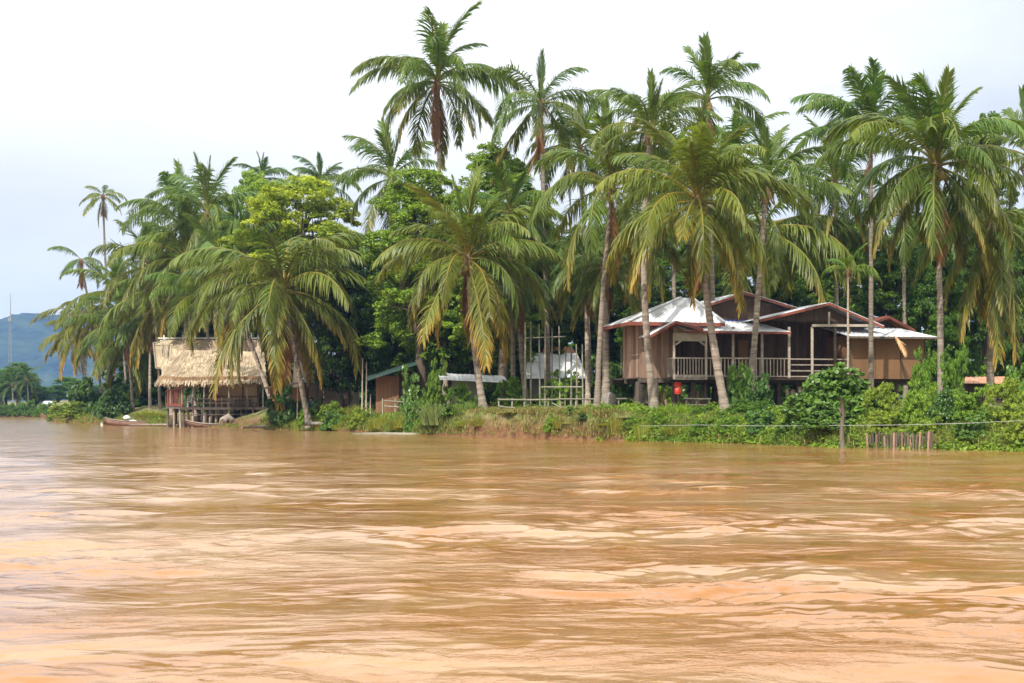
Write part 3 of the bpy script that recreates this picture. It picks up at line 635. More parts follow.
def sheet(mb,e0,e1,r1,r0,pitch=.28,h=.03,t=.02):
    """ribbed roof sheet: eave e0-e1, ridge r0-r1"""
    e0,e1,r1,r0=[Vector(p) for p in (e0,e1,r1,r0)]; n=max(2,int((e1-e0).length/pitch)); nr=(e1-e0).cross((r0-e0) if (r0-e0).length>.01 else (r1-e0)).normalized()
    if nr.z<0: nr=-nr
    for i in range(n):
        a,b=i/n,(i+1)/n; c=a+(b-a)*.18
        E=lambda f:e0.lerp(e1,f); Q=lambda f:r0.lerp(r1,f)
        r=random.random()
        mb.hexa([E(c)-nr*t,E(b)-nr*t,Q(b)-nr*t,Q(c)-nr*t,E(c),E(b),Q(b),Q(c)],r)
        mb.hexa([E(a)-nr*t,E(c)-nr*t,Q(c)-nr*t,Q(a)-nr*t,E(a)+nr*h,E(c)+nr*h,Q(c)+nr*h,Q(a)+nr*h],r)
def railing(t,fr,u0,u1,v,z0,z1,m='palewood',sp=.16,name='railing',horizontal=False):
    mb=MB(); mb.beam(fr.w(u0,v,z1),fr.w(u1,v,z1),.09,.07); mb.beam(fr.w(u0,v,z0),fr.w(u1,v,z0),.07,.06)
    if horizontal:
        for f in (.33,.67): mb.beam(fr.w(u0,v,z0+(z1-z0)*f),fr.w(u1,v,z0+(z1-z0)*f),.05,.07)
    else:
        n=max(2,int((u1-u0)/sp))
        for i in range(1,n): u=u0+(u1-u0)*i/n; mb.beam(fr.w(u,v,z0+.03),fr.w(u,v,z1-.035),.05,.035)
    return mb.build(name,M[m],t)
def part(t,name,m,fn,smooth=False,color=None,parent=None):
    mb=MB(); fn(mb); return mb.build(name,M[m],parent or t,smooth,color)

# ------------------------------------------------------------------ stilt house
fr=Frame(641,76,12)
zf=fr.Zp(378,0)             # floor
h=thing('stilt_house',fr.w(6,3,1.4),'wooden stilt house with zinc roofs, red barge boards and a railed veranda','house')
uA=fr.U(673,0); zw=fr.Zp(324,0)
def f(mb):
    planks(mb,fr.w(0,0,0),fr.w(uA,0,0),zf,zw); planks(mb,fr.w(0,3.4,0),fr.w(0,.03,0),zf,zw); planks(mb,fr.w(uA,.03,0),fr.w(uA,3.4,0),zf,zw)
part(h,'plank_wall','plank',f)
part(h,'floor_beam','post',lambda mb:[mb.box(-.15,fr.U(925,-.2),-.08,.10,zf-.25,zf-.02,fr),mb.box(-.1,fr.U(925,5),5.4,5.6,zf-.25,zf-.02,fr),mb.box(-.1,fr.U(925,3),2.6,2.8,zf-.25,zf-.02,fr)])
part(h,'floor','plank_dark',lambda mb:[mb.box(-.1,fr.U(925,.12),.12,6,zf-.02,zf+.05,fr),mb.box(fr.U(673,-1.2),fr.U(707,-1.2),-1.25,-.1,zf-.1,zf+.03,fr),mb.box(fr.U(707,-1),fr.U(850,-1.),-1.1,.1,zf-.1,zf+.028,fr)])
# hip roof of the left room
uL=fr.U(629,-1.0); zE=fr.Zp(321.5,uL,-1.0); uR=uA+2.6; uk0,uk1=fr.U(680,1.3),fr.U(692,1.3); zR=fr.Zp(298,uk0,1.3)
rf=part(h,'left_roof'.replace('left_',''),'roof',lambda mb:[sheet(mb,fr.w(uL,-1.,zE),fr.w(uR,-1.,zE),fr.w(uk1,1.3,zR),fr.w(uk0,1.3,zR)),sheet(mb,fr.w(uL,4.2,zE),fr.w(uL,-1.,zE),fr.w(uk0,1.3,zR),fr.w(uk0,2.0,zR)),
   sheet(mb,fr.w(uR,4.2,zE),fr.w(uL,4.2,zE),fr.w(uk0,2.0,zR),fr.w(uk1,2.0,zR)),sheet(mb,fr.w(uR,-1.,zE),fr.w(uR,4.2,zE),fr.w(uk1,2.0,zR),fr.w(uk1,1.3,zR))])
part(h,'fascia','red',lambda mb:[mb.box(uL-.02,uR,-1.04,-1.01,zE-.20,zE-.02,fr),mb.box(uL-.05,uL-.02,-1.04,4.2,zE-.20,zE-.02,fr)],parent=rf)
part(h,'hip_cap','roof',lambda mb:[mb.beam(fr.w(uL,-1.,zE+.05),fr.w(uk0,1.3,zR+.05),.22,.05),mb.beam(fr.w(uR,-1.,zE+.05),fr.w(uk1,1.3,zR+.05),.22,.05)],parent=rf)
# balcony in front
bv=-1.2; b0,b1=fr.U(674,bv),fr.U(706,bv); zb=fr.Zp(377.5,b0,bv)
bal=part(h,'balcony','palewood',lambda mb:[mb.box(b0,b1,bv-.05,bv,zb-.12,zb+.1,fr),mb.beam(fr.w(b0,bv,zb-.1),fr.w(b0,bv,fr.Zp(333,b0,bv)),.12),mb.beam(fr.w(b1,bv,zb-.1),fr.w(b1,bv,fr.Zp(333,b1,bv)),.12),
   mb.box(b0+.06,b1-.06,bv-.02,bv+.03,fr.Zp(341,b0,bv),fr.Zp(333,b0,bv),fr),mb.beam(fr.w(b0+.06,bv,fr.Zp(345,b0,bv)),fr.w(b0+.45,bv,fr.Zp(340,b0,bv)),.05,.10),mb.beam(fr.w(b1-.06,bv,fr.Zp(345,b0,bv)),fr.w(b1-.45,bv,fr.Zp(340,b0,bv)),.05,.10)])
o=railing(h,fr,b0+.06,b1-.06,bv,zb+.12,fr.Zp(358,b0,bv)); o.parent=bal
part(h,'side_railing','palewood',lambda mb:[mb.beam(fr.w(b0,bv+.1,fr.Zp(358,b0,bv)),fr.w(b0,0,fr.Zp(358,b0,bv)),.08)]+[mb.beam(fr.w(b0,bv+q,zb+.05),fr.w(b0,bv+q,fr.Zp(358,b0,bv)),.04) for q in (.3,.5,.7,.9,1.1)],parent=bal)
# balcony roof (small gable)
zg=fr.Zp(321,fr.U(675,bv-.6),bv-.6); zl=fr.Zp(336,fr.U(649,bv-.6),bv-.6); g0=fr.U(649,bv-.6); g1=fr.U(676,bv-.6); g2=fr.U(703,bv-.6); zl2=fr.Zp(329.,g2,bv-.6)
br=part(h,'balcony_roof','roof',lambda mb:[sheet(mb,fr.w(g0,.0,zl),fr.w(g0,bv-.6,zl),fr.w(g1,bv-.6,zg),fr.w(g1,.0,zg)),sheet(mb,fr.w(g2,bv-.6,zl2),fr.w(g2,.0,zl2),fr.w(g1,.0,zg),fr.w(g1,bv-.6,zg))])
part(h,'barge_board','red',lambda mb:[mb.beam(fr.w(g0,bv-.64,zl-.06),fr.w(g1,bv-.64,zg-.06),.04,.14),mb.beam(fr.w(g1,bv-.64,zg-.06),fr.w(g2,bv-.64,zl2-.06),.04,.14)],parent=br)
part(h,'gable_board','plank',lambda mb:mb.slab([fr.w(b0,bv,fr.Zp(333,b0,bv)),fr.w(b1,bv,fr.Zp(333,b1,bv)),fr.w(g2-.4,bv,zl2-.12),fr.w(g1,bv,zg-.25),fr.w(b0,bv,zl+.15)],.03))
# veranda: back wall, posts, rail, roof
v0,v1=fr.U(707,-1),fr.U(812,-1)
part(h,'back_wall','plank_dark',lambda mb:[planks(mb,fr.w(uA+.05,1.6,0),fr.w(fr.U(850,1.6),1.6,0),zf+.05,fr.Zp(318,fr.U(760,1.6),1.6))])
for a,b in ((716,728),(760,772)): part(h,'window','plank_dark',lambda mb:mb.box(fr.U(a,1.5),fr.U(b,1.5),1.5,1.56,fr.Zp(365,6,1.5),fr.Zp(343,6,1.5),fr))
part(h,'door','ply',lambda mb:[mb.box(fr.U(a,1.5),fr.U(b,1.5),1.49,1.56,zf+.06,fr.Zp(340,6,1.5),fr) for a,b in ((738,748),)])
for px in (733,762,789,812,835,849):
    u=fr.U(px,-1); part(h,'post','palewood' if px<815 else 'post',lambda mb:mb.beam(fr.w(u,-1,zf-.05),fr.w(u,-1,fr.Zp(327,u,-1)),.13))
zr1=fr.Zp(358,v0,-1)
railing(h,fr,v0,fr.U(789,-1)-.07,-1,zf+.1,zr1,'palewood',.2)
railing(h,fr,fr.U(789,-1)+.07,fr.U(849,-1),-1,zf+.1,zr1-.02,'palewood',name='railing',horizontal=True)
q0,q1=fr.U(686,-1.5),fr.U(791,-1.5); zq0=fr.Zp(330.5,q0,-1.5); zt0=fr.Zp(320.5,q0,1.5)
vr=part(h,'veranda_roof','roof',lambda mb:sheet(mb,fr.w(q0,-1.5,zq0),fr.w(q1,-1.5,zq0),fr.w(q1-.9,1.5,zt0),fr.w(q0-.2,1.5,zt0)))
part(h,'fascia','red',lambda mb:mb.box(q0,q1,-1.55,-1.52,zq0-.13,zq0-.01,fr),parent=vr)
part(h,'flashing','roof_blue',lambda mb:mb.box(q0-.2,q1-.9,1.47,1.53,zt0-.02,zt0+.09,fr),parent=vr)
# big gables
def gable(nm,pxl,pxa,pxr,yl,ya,yr,v,depth,wallmat,zb_,mr='roof'):
    ul,ua,ur=fr.U(pxl,v),fr.U(pxa,v),fr.U(pxr,v); zl,za,zr=fr.Zp(yl,ul,v),fr.Zp(ya,ua,v),fr.Zp(yr,ur,v)
    r=part(h,nm,mr,lambda mb:[sheet(mb,fr.w(ul,v+depth,zl),fr.w(ul,v,zl),fr.w(ua,v,za),fr.w(ua,v+depth,za)),sheet(mb,fr.w(ur,v,zr),fr.w(ur,v+depth,zr),fr.w(ua,v+depth,za),fr.w(ua,v,za))])
    part(h,'barge_board','red',lambda mb:[mb.beam(fr.w(ul,v-.04,zl-.1),fr.w(ua,v-.04,za-.08),.04,.14),mb.beam(fr.w(ua,v-.04,za-.08),fr.w(ur,v-.04,zr-.1),.04,.14)],parent=r)
    part(h,'gable_wall',wallmat,lambda mb:mb.slab([fr.w(ul+.6,v+.5,zb_),fr.w(ur-.6,v+.5,zb_),fr.w(ur-.6,v+.5,zr-.02),fr.w(ua,v+.5,za-.2),fr.w(ul+.6,v+.5,zl-.02)],.05))
    return r
gable('main_roof',688,745,802,310,292,309,1.2,8,'plank_dark',fr.Zp(330,8,1.7))
g2_=gable('gable_roof',760,829,884,319,302.5,326,-1.2,7.5,'plank_dark',fr.Zp(321.,10,-.7))
part(h,'tie_beam','palewood',lambda mb:[mb.beam(fr.pt(812,325.5,-1.1),fr.pt(868,325.5,-1.1),.1,.14),mb.beam(fr.pt(829,312,-1.1),fr.pt(829,325,-1.1),.1)],parent=g2_)
# annex
a0,a1=fr.U(850,-1.3),fr.U(925,-1.3); za0,za1=zf-.02,fr.Zp(335,a0,-1.3)
part(h,'annex_wall','ply',lambda mb:[planks(mb,fr.w(a0,-1.3,0),fr.w(a1,-1.3,0),za0,za1,w=1.15,gap=.03),planks(mb,fr.w(a0,4,0),fr.w(a0,-1.27,0),za0,za1,w=1.2),planks(mb,fr.w(a1,-1.27,0),fr.w(a1,4,0),za0,za1,w=1.2)])
part(h,'batten','post',lambda mb:[mb.box(u-.03,u+.03,-1.37,-1.34,za0,za1-.05,fr) for u in (a0+.02,fr.U(873,-1.35),fr.U(902,-1.35),a1-.03)])
c0,c1=fr.U(849,-2.1),fr.U(938,-2.1); zc=fr.Zp(336.,c0,-2.1); zc2=fr.Zp(327.5,c0,1.6)
ar=part(h,'annex_roof','roof',lambda mb:sheet(mb,fr.w(c0,-2.1,zc),fr.w(c1,-2.1,zc),fr.w(c1-.3,1.6,zc2),fr.w(c0+.1,1.6,zc2)))
part(h,'fascia','post',lambda mb:mb.box(c0,c1,-2.14,-2.11,zc-.12,zc-.01,fr),parent=ar)
gable('kitchen_roof',852,889,915,328,316,330,2.0,4.5,'plank_dark',zc2-.6,'roof_red')
part(h,'eave_purlin','post',lambda mb:mb.beam(fr.w(c1-.1,-1.9,zc-.1),fr.w(a1,2,zc-.1),.08))
# stilts
for v in (0,2.7,5.4):
    for px in (636,655,674,692,706,724,742,760,778,796,814,832,850,872,895,920):
        u=fr.U(px,v)+random.uniform(-.1,.1); w0=fr.w(u,v,0); r_=random.uniform(.09,.16)
        part(h,'stilt','post',lambda mb:mb.tube([(w0.x,w0.y,ground(w0.x,w0.y)-.3),(w0.x+random.uniform(-.04,.04),w0.y,zf-.2)],[r_*1.1,r_],7))
# things under the house
def log(px,py,D,l,r,label,name='log',m='post',yaw=0,group=None):
    p=P(px,py,D); a=Vector((math.cos(R(yaw)),math.sin(R(yaw)),0))*l/2; mb=MB(); mb.tube([p-a,p-a*.3+Vector((0,0,.03)),p+a],[r,r*1.1,r*.8],8)
    o=mb.build(name,M[m],None,True); tag(o,label,name.replace('_',' '),group); return o
t=thing('water_barrel',P(678,392,75.6),'small red container hung under the balcony of the stilt house','container')
def f(mb):
    c=P(678,388,75.6)
    mb.tube([c+Vector((0,0,-.32)),c+Vector((0,0,-.28)),c+Vector((0,0,-.02)),c+Vector((0,0,0))],[.17,.2,.2,.16],12)
    mb.tube([c+Vector((0,0,.05)),c+Vector((0,0,.3)),c+Vector((0,0,.33))],[.2,.2,.14],12)
part(t,'body','signred',f,True); part(t,'handle','white',lambda mb:mb.tube([P(676,388.2,75.6),P(677,387.4,75.5),P(679,387.4,75.5),P(680,388.2,75.6)],.03,6))
for i,(px,w) in enumerate(((662,7),(688,6),(700,9),(790,7),(803,8))):
    D=77; p=P(px,393,D); p.z=ground(p.x,D); mb=MB(); k=2+i%3
    for q in range(7):
        a=random.uniform(0,6.28); x=p.x+random.uniform(-.25,.25)
        mb.tube([(x,D+random.uniform(-.2,.2),p.z-.05),(x+random.uniform(-.08,.08),D,p.z+random.uniform(.5,1.05))],random.uniform(.05,.11),7)
    tag(mb.build('timber_stack',M['palewood' if i>2 else 'plank'],None,True),('upright timber offcuts leaning under the plank walled room','brown timber offcuts under the balcony','timber bundle under the start of the veranda','pale timber pile under the middle of the veranda','pale timber pile left of the vine mound under the veranda')[i],'timber stack')
# dead frond lying on the annex roof
o=bpy.data.objects.new('fallen_frond',DEAD[1]); COL.objects.link(o); o.location=fr.pt(893,334,-1.9)+Vector((0,0,.05)); o.scale=(.30,.30,.30); o.rotation_euler=(0,R(-20),R(-70)); o.color=(3.2,4.,6.,1)
tag(o,'bleached dry frond caught on the edge of the annex roof','palm frond')

# ------------------------------------------------------------------ thatched hut
def thatch(mb,e0,e1,r1,r0,n=2600,l=.8,w=.035,drop=.25,seed=1):
    e0,e1,r1,r0=[np.array(p) for p in (e0,e1,r1,r0)]; rs=np.random.RandomState(seed)
    nr=np.cross(e1-e0,r0-e0+(r1-r0)*.5); nr=nr/np.linalg.norm(nr); nr=nr if nr[2]>0 else -nr
    mb.slab([Vector(p) for p in (e0,e1,r1,r0)],.16,.3)
    for i in range(n):
        a=rs.rand(); b=rs.rand()**1.1*1.03-.02
        E=e0+(e1-e0)*a; Q=r0+(r1-r0)*a; p=E+(Q-E)*b; dn=(E-Q); dn/=np.linalg.norm(dn); dn=dn+rs.normal(0,.07,3); sd=np.cross(dn,nr); sd/=np.linalg.norm(sd)
        ll=l*rs.uniform(.6,1.2); hgt=rs.uniform(.01,.045); q=p+dn*ll
        if b<.12: q=q+np.array([0,0,-drop*rs.rand()])
        ww=w*rs.uniform(.6,1.6)
        mb.add([p-sd*ww+nr*.0,p+sd*ww+nr*.0,q+sd*ww*.6+nr*hgt,q-sd*ww*.6+nr*hgt],[(0,1,2,3)],rs.rand())
def fringe(mb,a,b,n,l,seed):
    rs=random.Random(seed)
    for i in range(n):
        p=Vector(a).lerp(Vector(b),rs.random())+Vector((rs.uniform(-.05,.05),rs.uniform(-.1,.1),rs.uniform(-.05,.12))); q=p+Vector((rs.uniform(-.12,.12),rs.uniform(-.12,.05),-l*rs.uniform(.4,1.2)))
        w=rs.uniform(.015,.04); mb.add([p-Vector((w,0,0)),p+Vector((w,0,0)),q+Vector((w*.4,0,0)),q-Vector((w*.4,0,0))],[(0,1,2,3)],rs.random())
fh=Frame(213,119,16)
hut=thing('thatched_hut',fh.w(0,2,0),'thatched bamboo hut on stilts over the water with a red wood balcony','hut')
H=lambda px,py,v=0:fh.pt(px,py,v)
zd=fh.Zp(408,0); hu0,hu1=fh.U(166,0),fh.U(264,0)
ur=part(hut,'upper_roof','thatch',lambda mb:thatch(mb,H(161,369,2.2),H(262,372,2.2),H(261,339,5.5),H(160,339,5.5),2600,seed=2))
part(hut,'rear_roof_slope','thatch',lambda mb:mb.slab([H(160,339,5.55),H(261,339,5.55),H(261,362,9),H(160,362,9)],.12),parent=ur)
def f(mb):
    mb.beam(H(158,338.2,5.5),H(262,338.2,5.5),.35,.12)
    for px in (164,183,195,222,240,258): mb.beam(H(px,340,5.4),H(px,335,5.4),.09)
part(hut,'ridge_cap','white',f,parent=ur)
part(hut,'rake_frame','bamboo',lambda mb:[mb.beam(H(153,343,4.6),H(156,368,3.0),.08),mb.beam(H(161,341,4.4),H(162,368,3.0),.08),mb.beam(H(165,339,4.2),H(168,364,3.0),.08),mb.beam(H(153,343,4.6),H(168,340,4.4),.08),mb.beam(H(155,368,3),H(172,370,3),.08)],parent=ur)
part(hut,'gable_wall','thatch',lambda mb:mb.slab([H(155,367,3.2),H(164,368,3.0),H(163,342,5.0),H(154,344,4.8)],.06))
lr=part(hut,'lower_roof','thatch',lambda mb:[thatch(mb,H(180,378,-1.2),H(266,377,-1.2),H(264,352,2.2),H(186,350,2.2),3000,seed=3),thatch(mb,H(160,377,1.8),H(180,378,-1.2),H(186,350,2.2),H(183,350,2.3),900,seed=4)])
part(hut,'fringe','thatch_dark',lambda mb:[fringe(mb,H(180,378,-1.4),H(267,377,-1.4),900,.75,1),fringe(mb,H(159,377,1.8),H(180,378,-1.4),420,.7,2)],parent=lr)
part(hut,'bamboo_wall','woven',lambda mb:[mb.slab([H(214,379,1.),H(258,379,1.),H(258,400,1.),H(214,400,1.)],.05),mb.slab([H(214,379,1.05),H(216,379,5),H(216,404,5),H(214,404,1.05)],.05),mb.slab([H(214,379,5.),H(258,379,5.),H(258,406,5.),H(214,406,5.)],.05)])
def f(mb):
    for px in (214,229,243,258): mb.beam(H(px,376,.92),H(px,408,.92),.12)
    for py in (383,396.5): mb.beam(H(213,py,.9),H(259,py,.9),.10)
part(hut,'wall_frame','redwood',f)
part(hut,'deck','post',lambda mb:[mb.slab([H(180,407.5,-1.4),H(266,407.5,-1.4),H(266,406,4.8),H(166,406,4.8),H(166,407,1.)],.12),mb.beam(H(180,408.5,-1.45),H(266,408.5,-1.45),.12,.2)])
for px,v,y0 in ((168,1.5,376),(175,.6,376),(182,-1,378),(193,-1.2,378),(204,-1.2,378),(229,-1.2,378),(247,-1.2,378),(263,-1.2,378)):
    part(hut,'post','bamboo',lambda mb:mb.tube([H(px,408,v),H(px,y0,v)],.07,7))
for i,(px,v) in enumerate(((168,1.2),(174,.3),(180,-1),(184,-1.2),(193,-1.2),(204,-1.2),(212,-1.2),(216,-1.0),(229,-1.2),(241,-1.2),(253,-1.2),(264,-1.2),(176,3),(200,3),(220,3),(240,3),(260,3),(188,.2),(198,-.4),(208,.4),(222,-.2),(235,.3),(246,-.3),(257,.2),(206,-1.25),(210,-1.1))):
    a=H(px,408,v); part(hut,'stilt','palewood' if i%3 else 'post',lambda mb:mb.tube([(a.x+random.uniform(-.15,.15),a.y,-.6),a],.1,7))
part(hut,'slat_screen','post',lambda mb:[mb.beam(H(px+random.uniform(-.3,.3),382,-.1),H(px,407,-.1),.06) for px in np.arange(198,214,1.7)])
def f(mb):
    for A,B in ((H(166,391,1.3),H(183,387.5,-1.2)),):
        lo=(H(166,404.5,1.3),H(183,405.5,-1.2))
        mb.beam(A,B,.1,.12); mb.beam(lo[0],lo[1],.1,.22)
        for k in range(11):
            s=k/10; mb.beam(A.lerp(B,s),lo[0].lerp(lo[1],s),.07,.05)
part(hut,'balcony_rail','redwood',f)
part(hut,'deck_rail','post',lambda mb:[mb.beam(H(183,398,-1.3),H(214,399,-1.3),.07),mb.beam(H(214,400,-1.35),H(240,400,-1.35),.07),mb.beam(H(183,403,-1.3),H(264,403,-1.35),.06)]+[mb.beam(H(px,397,-1.32),H(px,408,-1.32),.06) for px in range(186,262,6)])
part(hut,'cross_beam','post',lambda mb:[mb.beam(H(182,415,-1.25),H(262,414,-1.25),.09),mb.beam(H(196,420,-.8),H(232,417,-.8),.07)])
part(hut,'brace','post',lambda mb:[mb.beam(H(196,409,-1.1),H(206,428,-1.1),.12),mb.beam(H(210,409,-1.0),H(203,428,-1.),.10),mb.beam(H(222,409,-1.),H(214,427,-1.),.1)])
# table and chair on the deck
t=thing('bench_table',H(243,407,-.3),'dark wooden table on the deck in front of the woven wall','table')
part(t,'tabletop','post',lambda mb:mb.slab([H(234,399.8,-.6),H(252,399.8,-.6),H(252,399.3,.3),H(234,399.3,.3)],.07))
for px,v in ((235,-.55),(251,-.55),(235,.25),(251,.25)): part(t,'leg','post',lambda mb:mb.beam(H(px,407.4,v),H(px,400,v),.08))
t=thing('white_chair',H(190,407,-.4),'small white plastic chair on the hut deck behind the rail','chair')
part(t,'seat','white',lambda mb:mb.box(-.25,.25,-.25,.25,0,.05,type('q',(),{'w':staticmethod(lambda u,v,z:H(190,402.,-.4)+Vector((u,v,z)))})))
part(t,'backrest','white',lambda mb:[mb.beam(H(190,402,-.2)+Vector((a,0,0)),H(190,396.,-.2)+Vector((a,.06,0)),.05) for a in (-.22,-.07,.07,.22)]+[mb.beam(H(190,396,-.2)+Vector((-.25,.06,0)),H(190,396,-.2)+Vector((.25,.06,0)),.06)])
for a,b in ((-.22,-.22),(.22,-.22),(-.22,.22),(.22,.22)): part(t,'leg','white',lambda mb:mb.beam(H(190,402,-.4)+Vector((a,b,0)),H(190,407.2,-.4)+Vector((a*1.1,b,0)),.05))

# ------------------------------------------------------------------ small shed and far buildings
def hutlet(name,label,px0,px1,yt,D,depth,roof_pts,wallm,roofm,yb=None,yaw=0,cat='building',wallw=.25,extra=None):
    f_=Frame(px0,D,yaw); u1=f_.U(px1,0); z0=ground(f_.o.x,D)-.2 if yb is None else f_.Zp(yb,0); z1=f_.Zp(yt,0)
    t=thing(name,f_.w(u1/2,depth/2,max(z0,.5)),label,cat)
    part(t,'wall',wallm,lambda mb:[planks(mb,f_.w(0,0,0),f_.w(u1,0,0),z0,z1,w=wallw),planks(mb,f_.w(0,depth,0),f_.w(0,.03,0),z0,z1,w=wallw),planks(mb,f_.w(u1,.03,0),f_.w(u1,depth,0),z0,z1,w=wallw),planks(mb,f_.w(u1,depth+.03,0),f_.w(0,depth+.03,0),z0,z1,w=wallw)])
    pf=[f_.pt(px,py,v) for px,py,v in roof_pts]
    part(t,'roof',roofm,lambda mb:sheet(mb,*pf))
    if extra: extra(t,f_)
    return t
hutlet('shed','small orange boarded shed with thin sloping roof beside the hut',268,303,387.5,104,3,((263,389,-.5),(305,382.5,-.5),(305,381.5,3.4),(263,387.5,3.4)),'ply_orange','post',wallw=1.2,
   extra=lambda t,f_:part(t,'post','palewood',lambda mb:[mb.beam(f_.pt(269,390,-.1),f_.pt(269,412,-.1),.16,.14)]))
def ex(t,f_):
    for px in (306,317,324,338): part(t,'post','palewood',lambda mb:mb.tube([f_.pt(px,398,-1.5),f_.pt(px,372 if px!=338 else 378,-1.5)],.09,7))
    part(t,'gable_roof','post',lambda mb:[sheet(mb,f_.pt(300,383,-1.8),f_.pt(352,384.5,-1.8),f_.pt(346,372,2.),f_.pt(310,372,2.))])
hutlet('open_house','pale walled house with dark roof and light posts behind the person',298,352,384,108,5,((299,382,-1.),(316,377,-1.),(318,374,2),(301,379,2)),'pale_wall','white',wallw=1.5,extra=ex)
hutlet('shack','reddish board shack with a sloping dark green roof in the shade',376,399,376,95,5,((366,381,-1.2),(417,364.5,-1.2),(415,361,4),(368,376,4)),'ply','roof_green',wallw=.25,
   extra=lambda t,f_:part(t,'lean_to_wall','plank_dark',lambda mb:[planks(mb,f_.pt(399,380,0.2),f_.pt(414,380,0.2),1.5,f_.Zp(371,2),w=.3)]))
hutlet('grey_shed','grey walled low building with narrow white roof left of the thick trunk',452,481,380,91,4,((440,379.5,-1.2),(509,382.5,-1.2),(504,376,2.5),(438,373.,2.5)),'grey_wall','roof',wallw=1.1)
hutlet('white_building','building with a broad white sheet roof behind the bamboo poles',530,582,379,95,4.5,((523,378.5,-.8),(588,378.5,-.8),(577,353,3.6),(530,353,3.6)),'grey_wall','roof',yb=398,wallw=.6,
   extra=lambda t,f_:part(t,'upper_wall','roof_rust',lambda mb:mb.slab([f_.pt(541,353.2,3.65),f_.pt(576,353.2,3.65),f_.pt(572,347,3.65),f_.pt(545,347,3.65)],.1)))
hutlet('low_shed','low open shed with a rusty orange roof at the right behind the hedge',968,1020,384,78,4,((962,383,-.8),(1022,384,-.8),(1016,376.5,3),(966,377,3)),'plank_dark','roof_rust')
hutlet('white_roof_hut','tiny white roofed hut at the far shore water line',43,53,404,256,4,((41,405,-1),(55,405,-1),(51,401,3),(44,401,3)),'white','roof',yb=412)

# ------------------------------------------------------------------ fences, poles, posts
def rail_fence(label,posts,rails,D,dz=.0,m='bamboo'):
    x=X(posts[0],D); t=thing('bamboo_fence',(x,D,ground(x,D)),label,'fence')
    for px in posts:
        x=X(px,D); part(t,'post',m,lambda mb:mb.tube([(x,D,ground(x,D)-.2),(x+random.uniform(-.04,.04),D,Z(398.2,D))],.05,7))
    for a in rails: part(t,'rail',m,lambda mb:mb.tube([P(a[0],a[1],D-.07),P((a[0]+a[2])/2,(a[1]+a[3])/2+.3,D-.07),P(a[2],a[3],D-.07)],.045,6))
    return t
rail_fence('long pale bamboo rail fence running to the left corner of the stilt house',(499,512,524,548,561,576,588,603,619,633),((498,399.5,560,399.5),(558,399,640,398.5),(498,406,515,408),(552,403,572,413),(568,410,600,406),(600,407,640,405.5),(626,412,640,408)),80.5)
rail_fence('short bamboo rail section behind the yellow green tufts',(383,395,404,413),((383,400.5,414,402.5),(384,406,412,407.5)),94)
rail_fence('bamboo rail under the balcony of the stilt house',(686,697,709),((684,398.5,711,399),(688,405,708,405)),73.5)
t=thing('bamboo_screen',P(560,400,86)-Vector((0,0,.2)),'row of slender upright bamboo poles tied by a thin cross bar','bamboo screen')
for px,y0,tr_ in ((525.5,322,.06),(531,322,.05),(540,324,.05),(545,326,.06),(552,328,.05),(560,326,.05),(565,346,.05),(571,346,.07),(577,344,.05),(583,344,.05),(598,344,.05),(621,346,.05)):
    D=86+random.uniform(-1,1); x=X(px,D); part(t,'pole','bamboo',lambda mb:mb.tube([(x,D,ground(x,D)-.2),(x+random.uniform(-.06,.06),D,Z(y0,D))],[tr_*1.1,tr_*.8],7))
part(t,'cross_bar','bamboo',lambda mb:mb.tube([P(525,338,84.8),P(566,336.5,84.8)],.035,6)); part(t,'cross_bar','bamboo',lambda mb:mb.tube([P(541,387,84.8),P(583,387,84.8)],.05,6))
# more slender stems
for px,yb,yt,D,lb in ((366,398,362,98,'thin pale post left of the shaded shack'),(362,398,358,99,'thin pole beside the massive black trunk'),(370,408,394,97,'short leaning white stick in the grass'),(297,418,388,101,'thin pale stake in the dark shrub by the shed'),(1013,400,330,70,'thin pole at the right edge behind the hedge'),(638,400,345,80,'thin pole at the corner left of the stilt house')):
    x=X(px,D); o=MB(); o.tube([(x,D,ground(x,D)-.2),(x+.05,D,Z(yt,D))],[.06,.045],7); tag(o.build('pole',M['palewood'],None,True),lb,'pole')
def f(mb): 
    D=57.0
    mb.tube([(X(843,D),D,-.3),P(841.5,430,D),P(843,415,D),P(842,398,D)],[.10,.09,.08,.07],8)
mb=MB(); f(mb); mb.beam(P(843,418,57),P(839,408,56.9),.06); tag(mb.build('driftwood_post',M['post'],None,True),'crooked dark post standing in the water edge before the vine mound','post')
mb=MB(); mb.tube([P(640,426,68),P(700,425,66-.3),P(770,426,61.5),P(842,425.5,56.9),P(900,425,55),P(960,423.5,53.4),P(1060,419,50.5)],.010,5); tag(mb.build('wire',M['rope'],None,True),'pale wire strung low along the right bank','wire')
D=52.6; mb=MB(); mb.tube([(X(1021,D),D,-.2),(X(1021,D),D,Z(442,D))],.14,8); mb.tube([(X(1021,D),D,Z(442,D)),(X(1021,D),D,Z(441,D))],.16,8); tag(mb.build('mooring_stump',M['palewood'],None,True),'short pale stump in the water at the right edge','post')
t=thing('stake_barrier',P(900,447,55),'row of short brown stakes along the water under the hedge','barrier')
for k in range(24):
    px=868+k*2.85; D=shore(px)-.3+random.uniform(-.1,.1); part(t,'stake','plank' if k%3==0 else 'post',lambda mb:mb.tube([(X(px,D),D,-.3),(X(px,D)+random.uniform(-.05,.05),D,Z(random.uniform(431,436),D))],.045,6))
D=75.3; x=X(545,D); mb=MB(); mb.tube([(x,D,.4),(x+.03,D,.9),(x-.02,D,Z(411.5,D)),(x,D,Z(409.5,D))],[.34,.30,.32,.27],12); tag(mb.build('tree_stump',M['stone'],None,True),'cut grey tree stump standing on the eroded bank','stump')
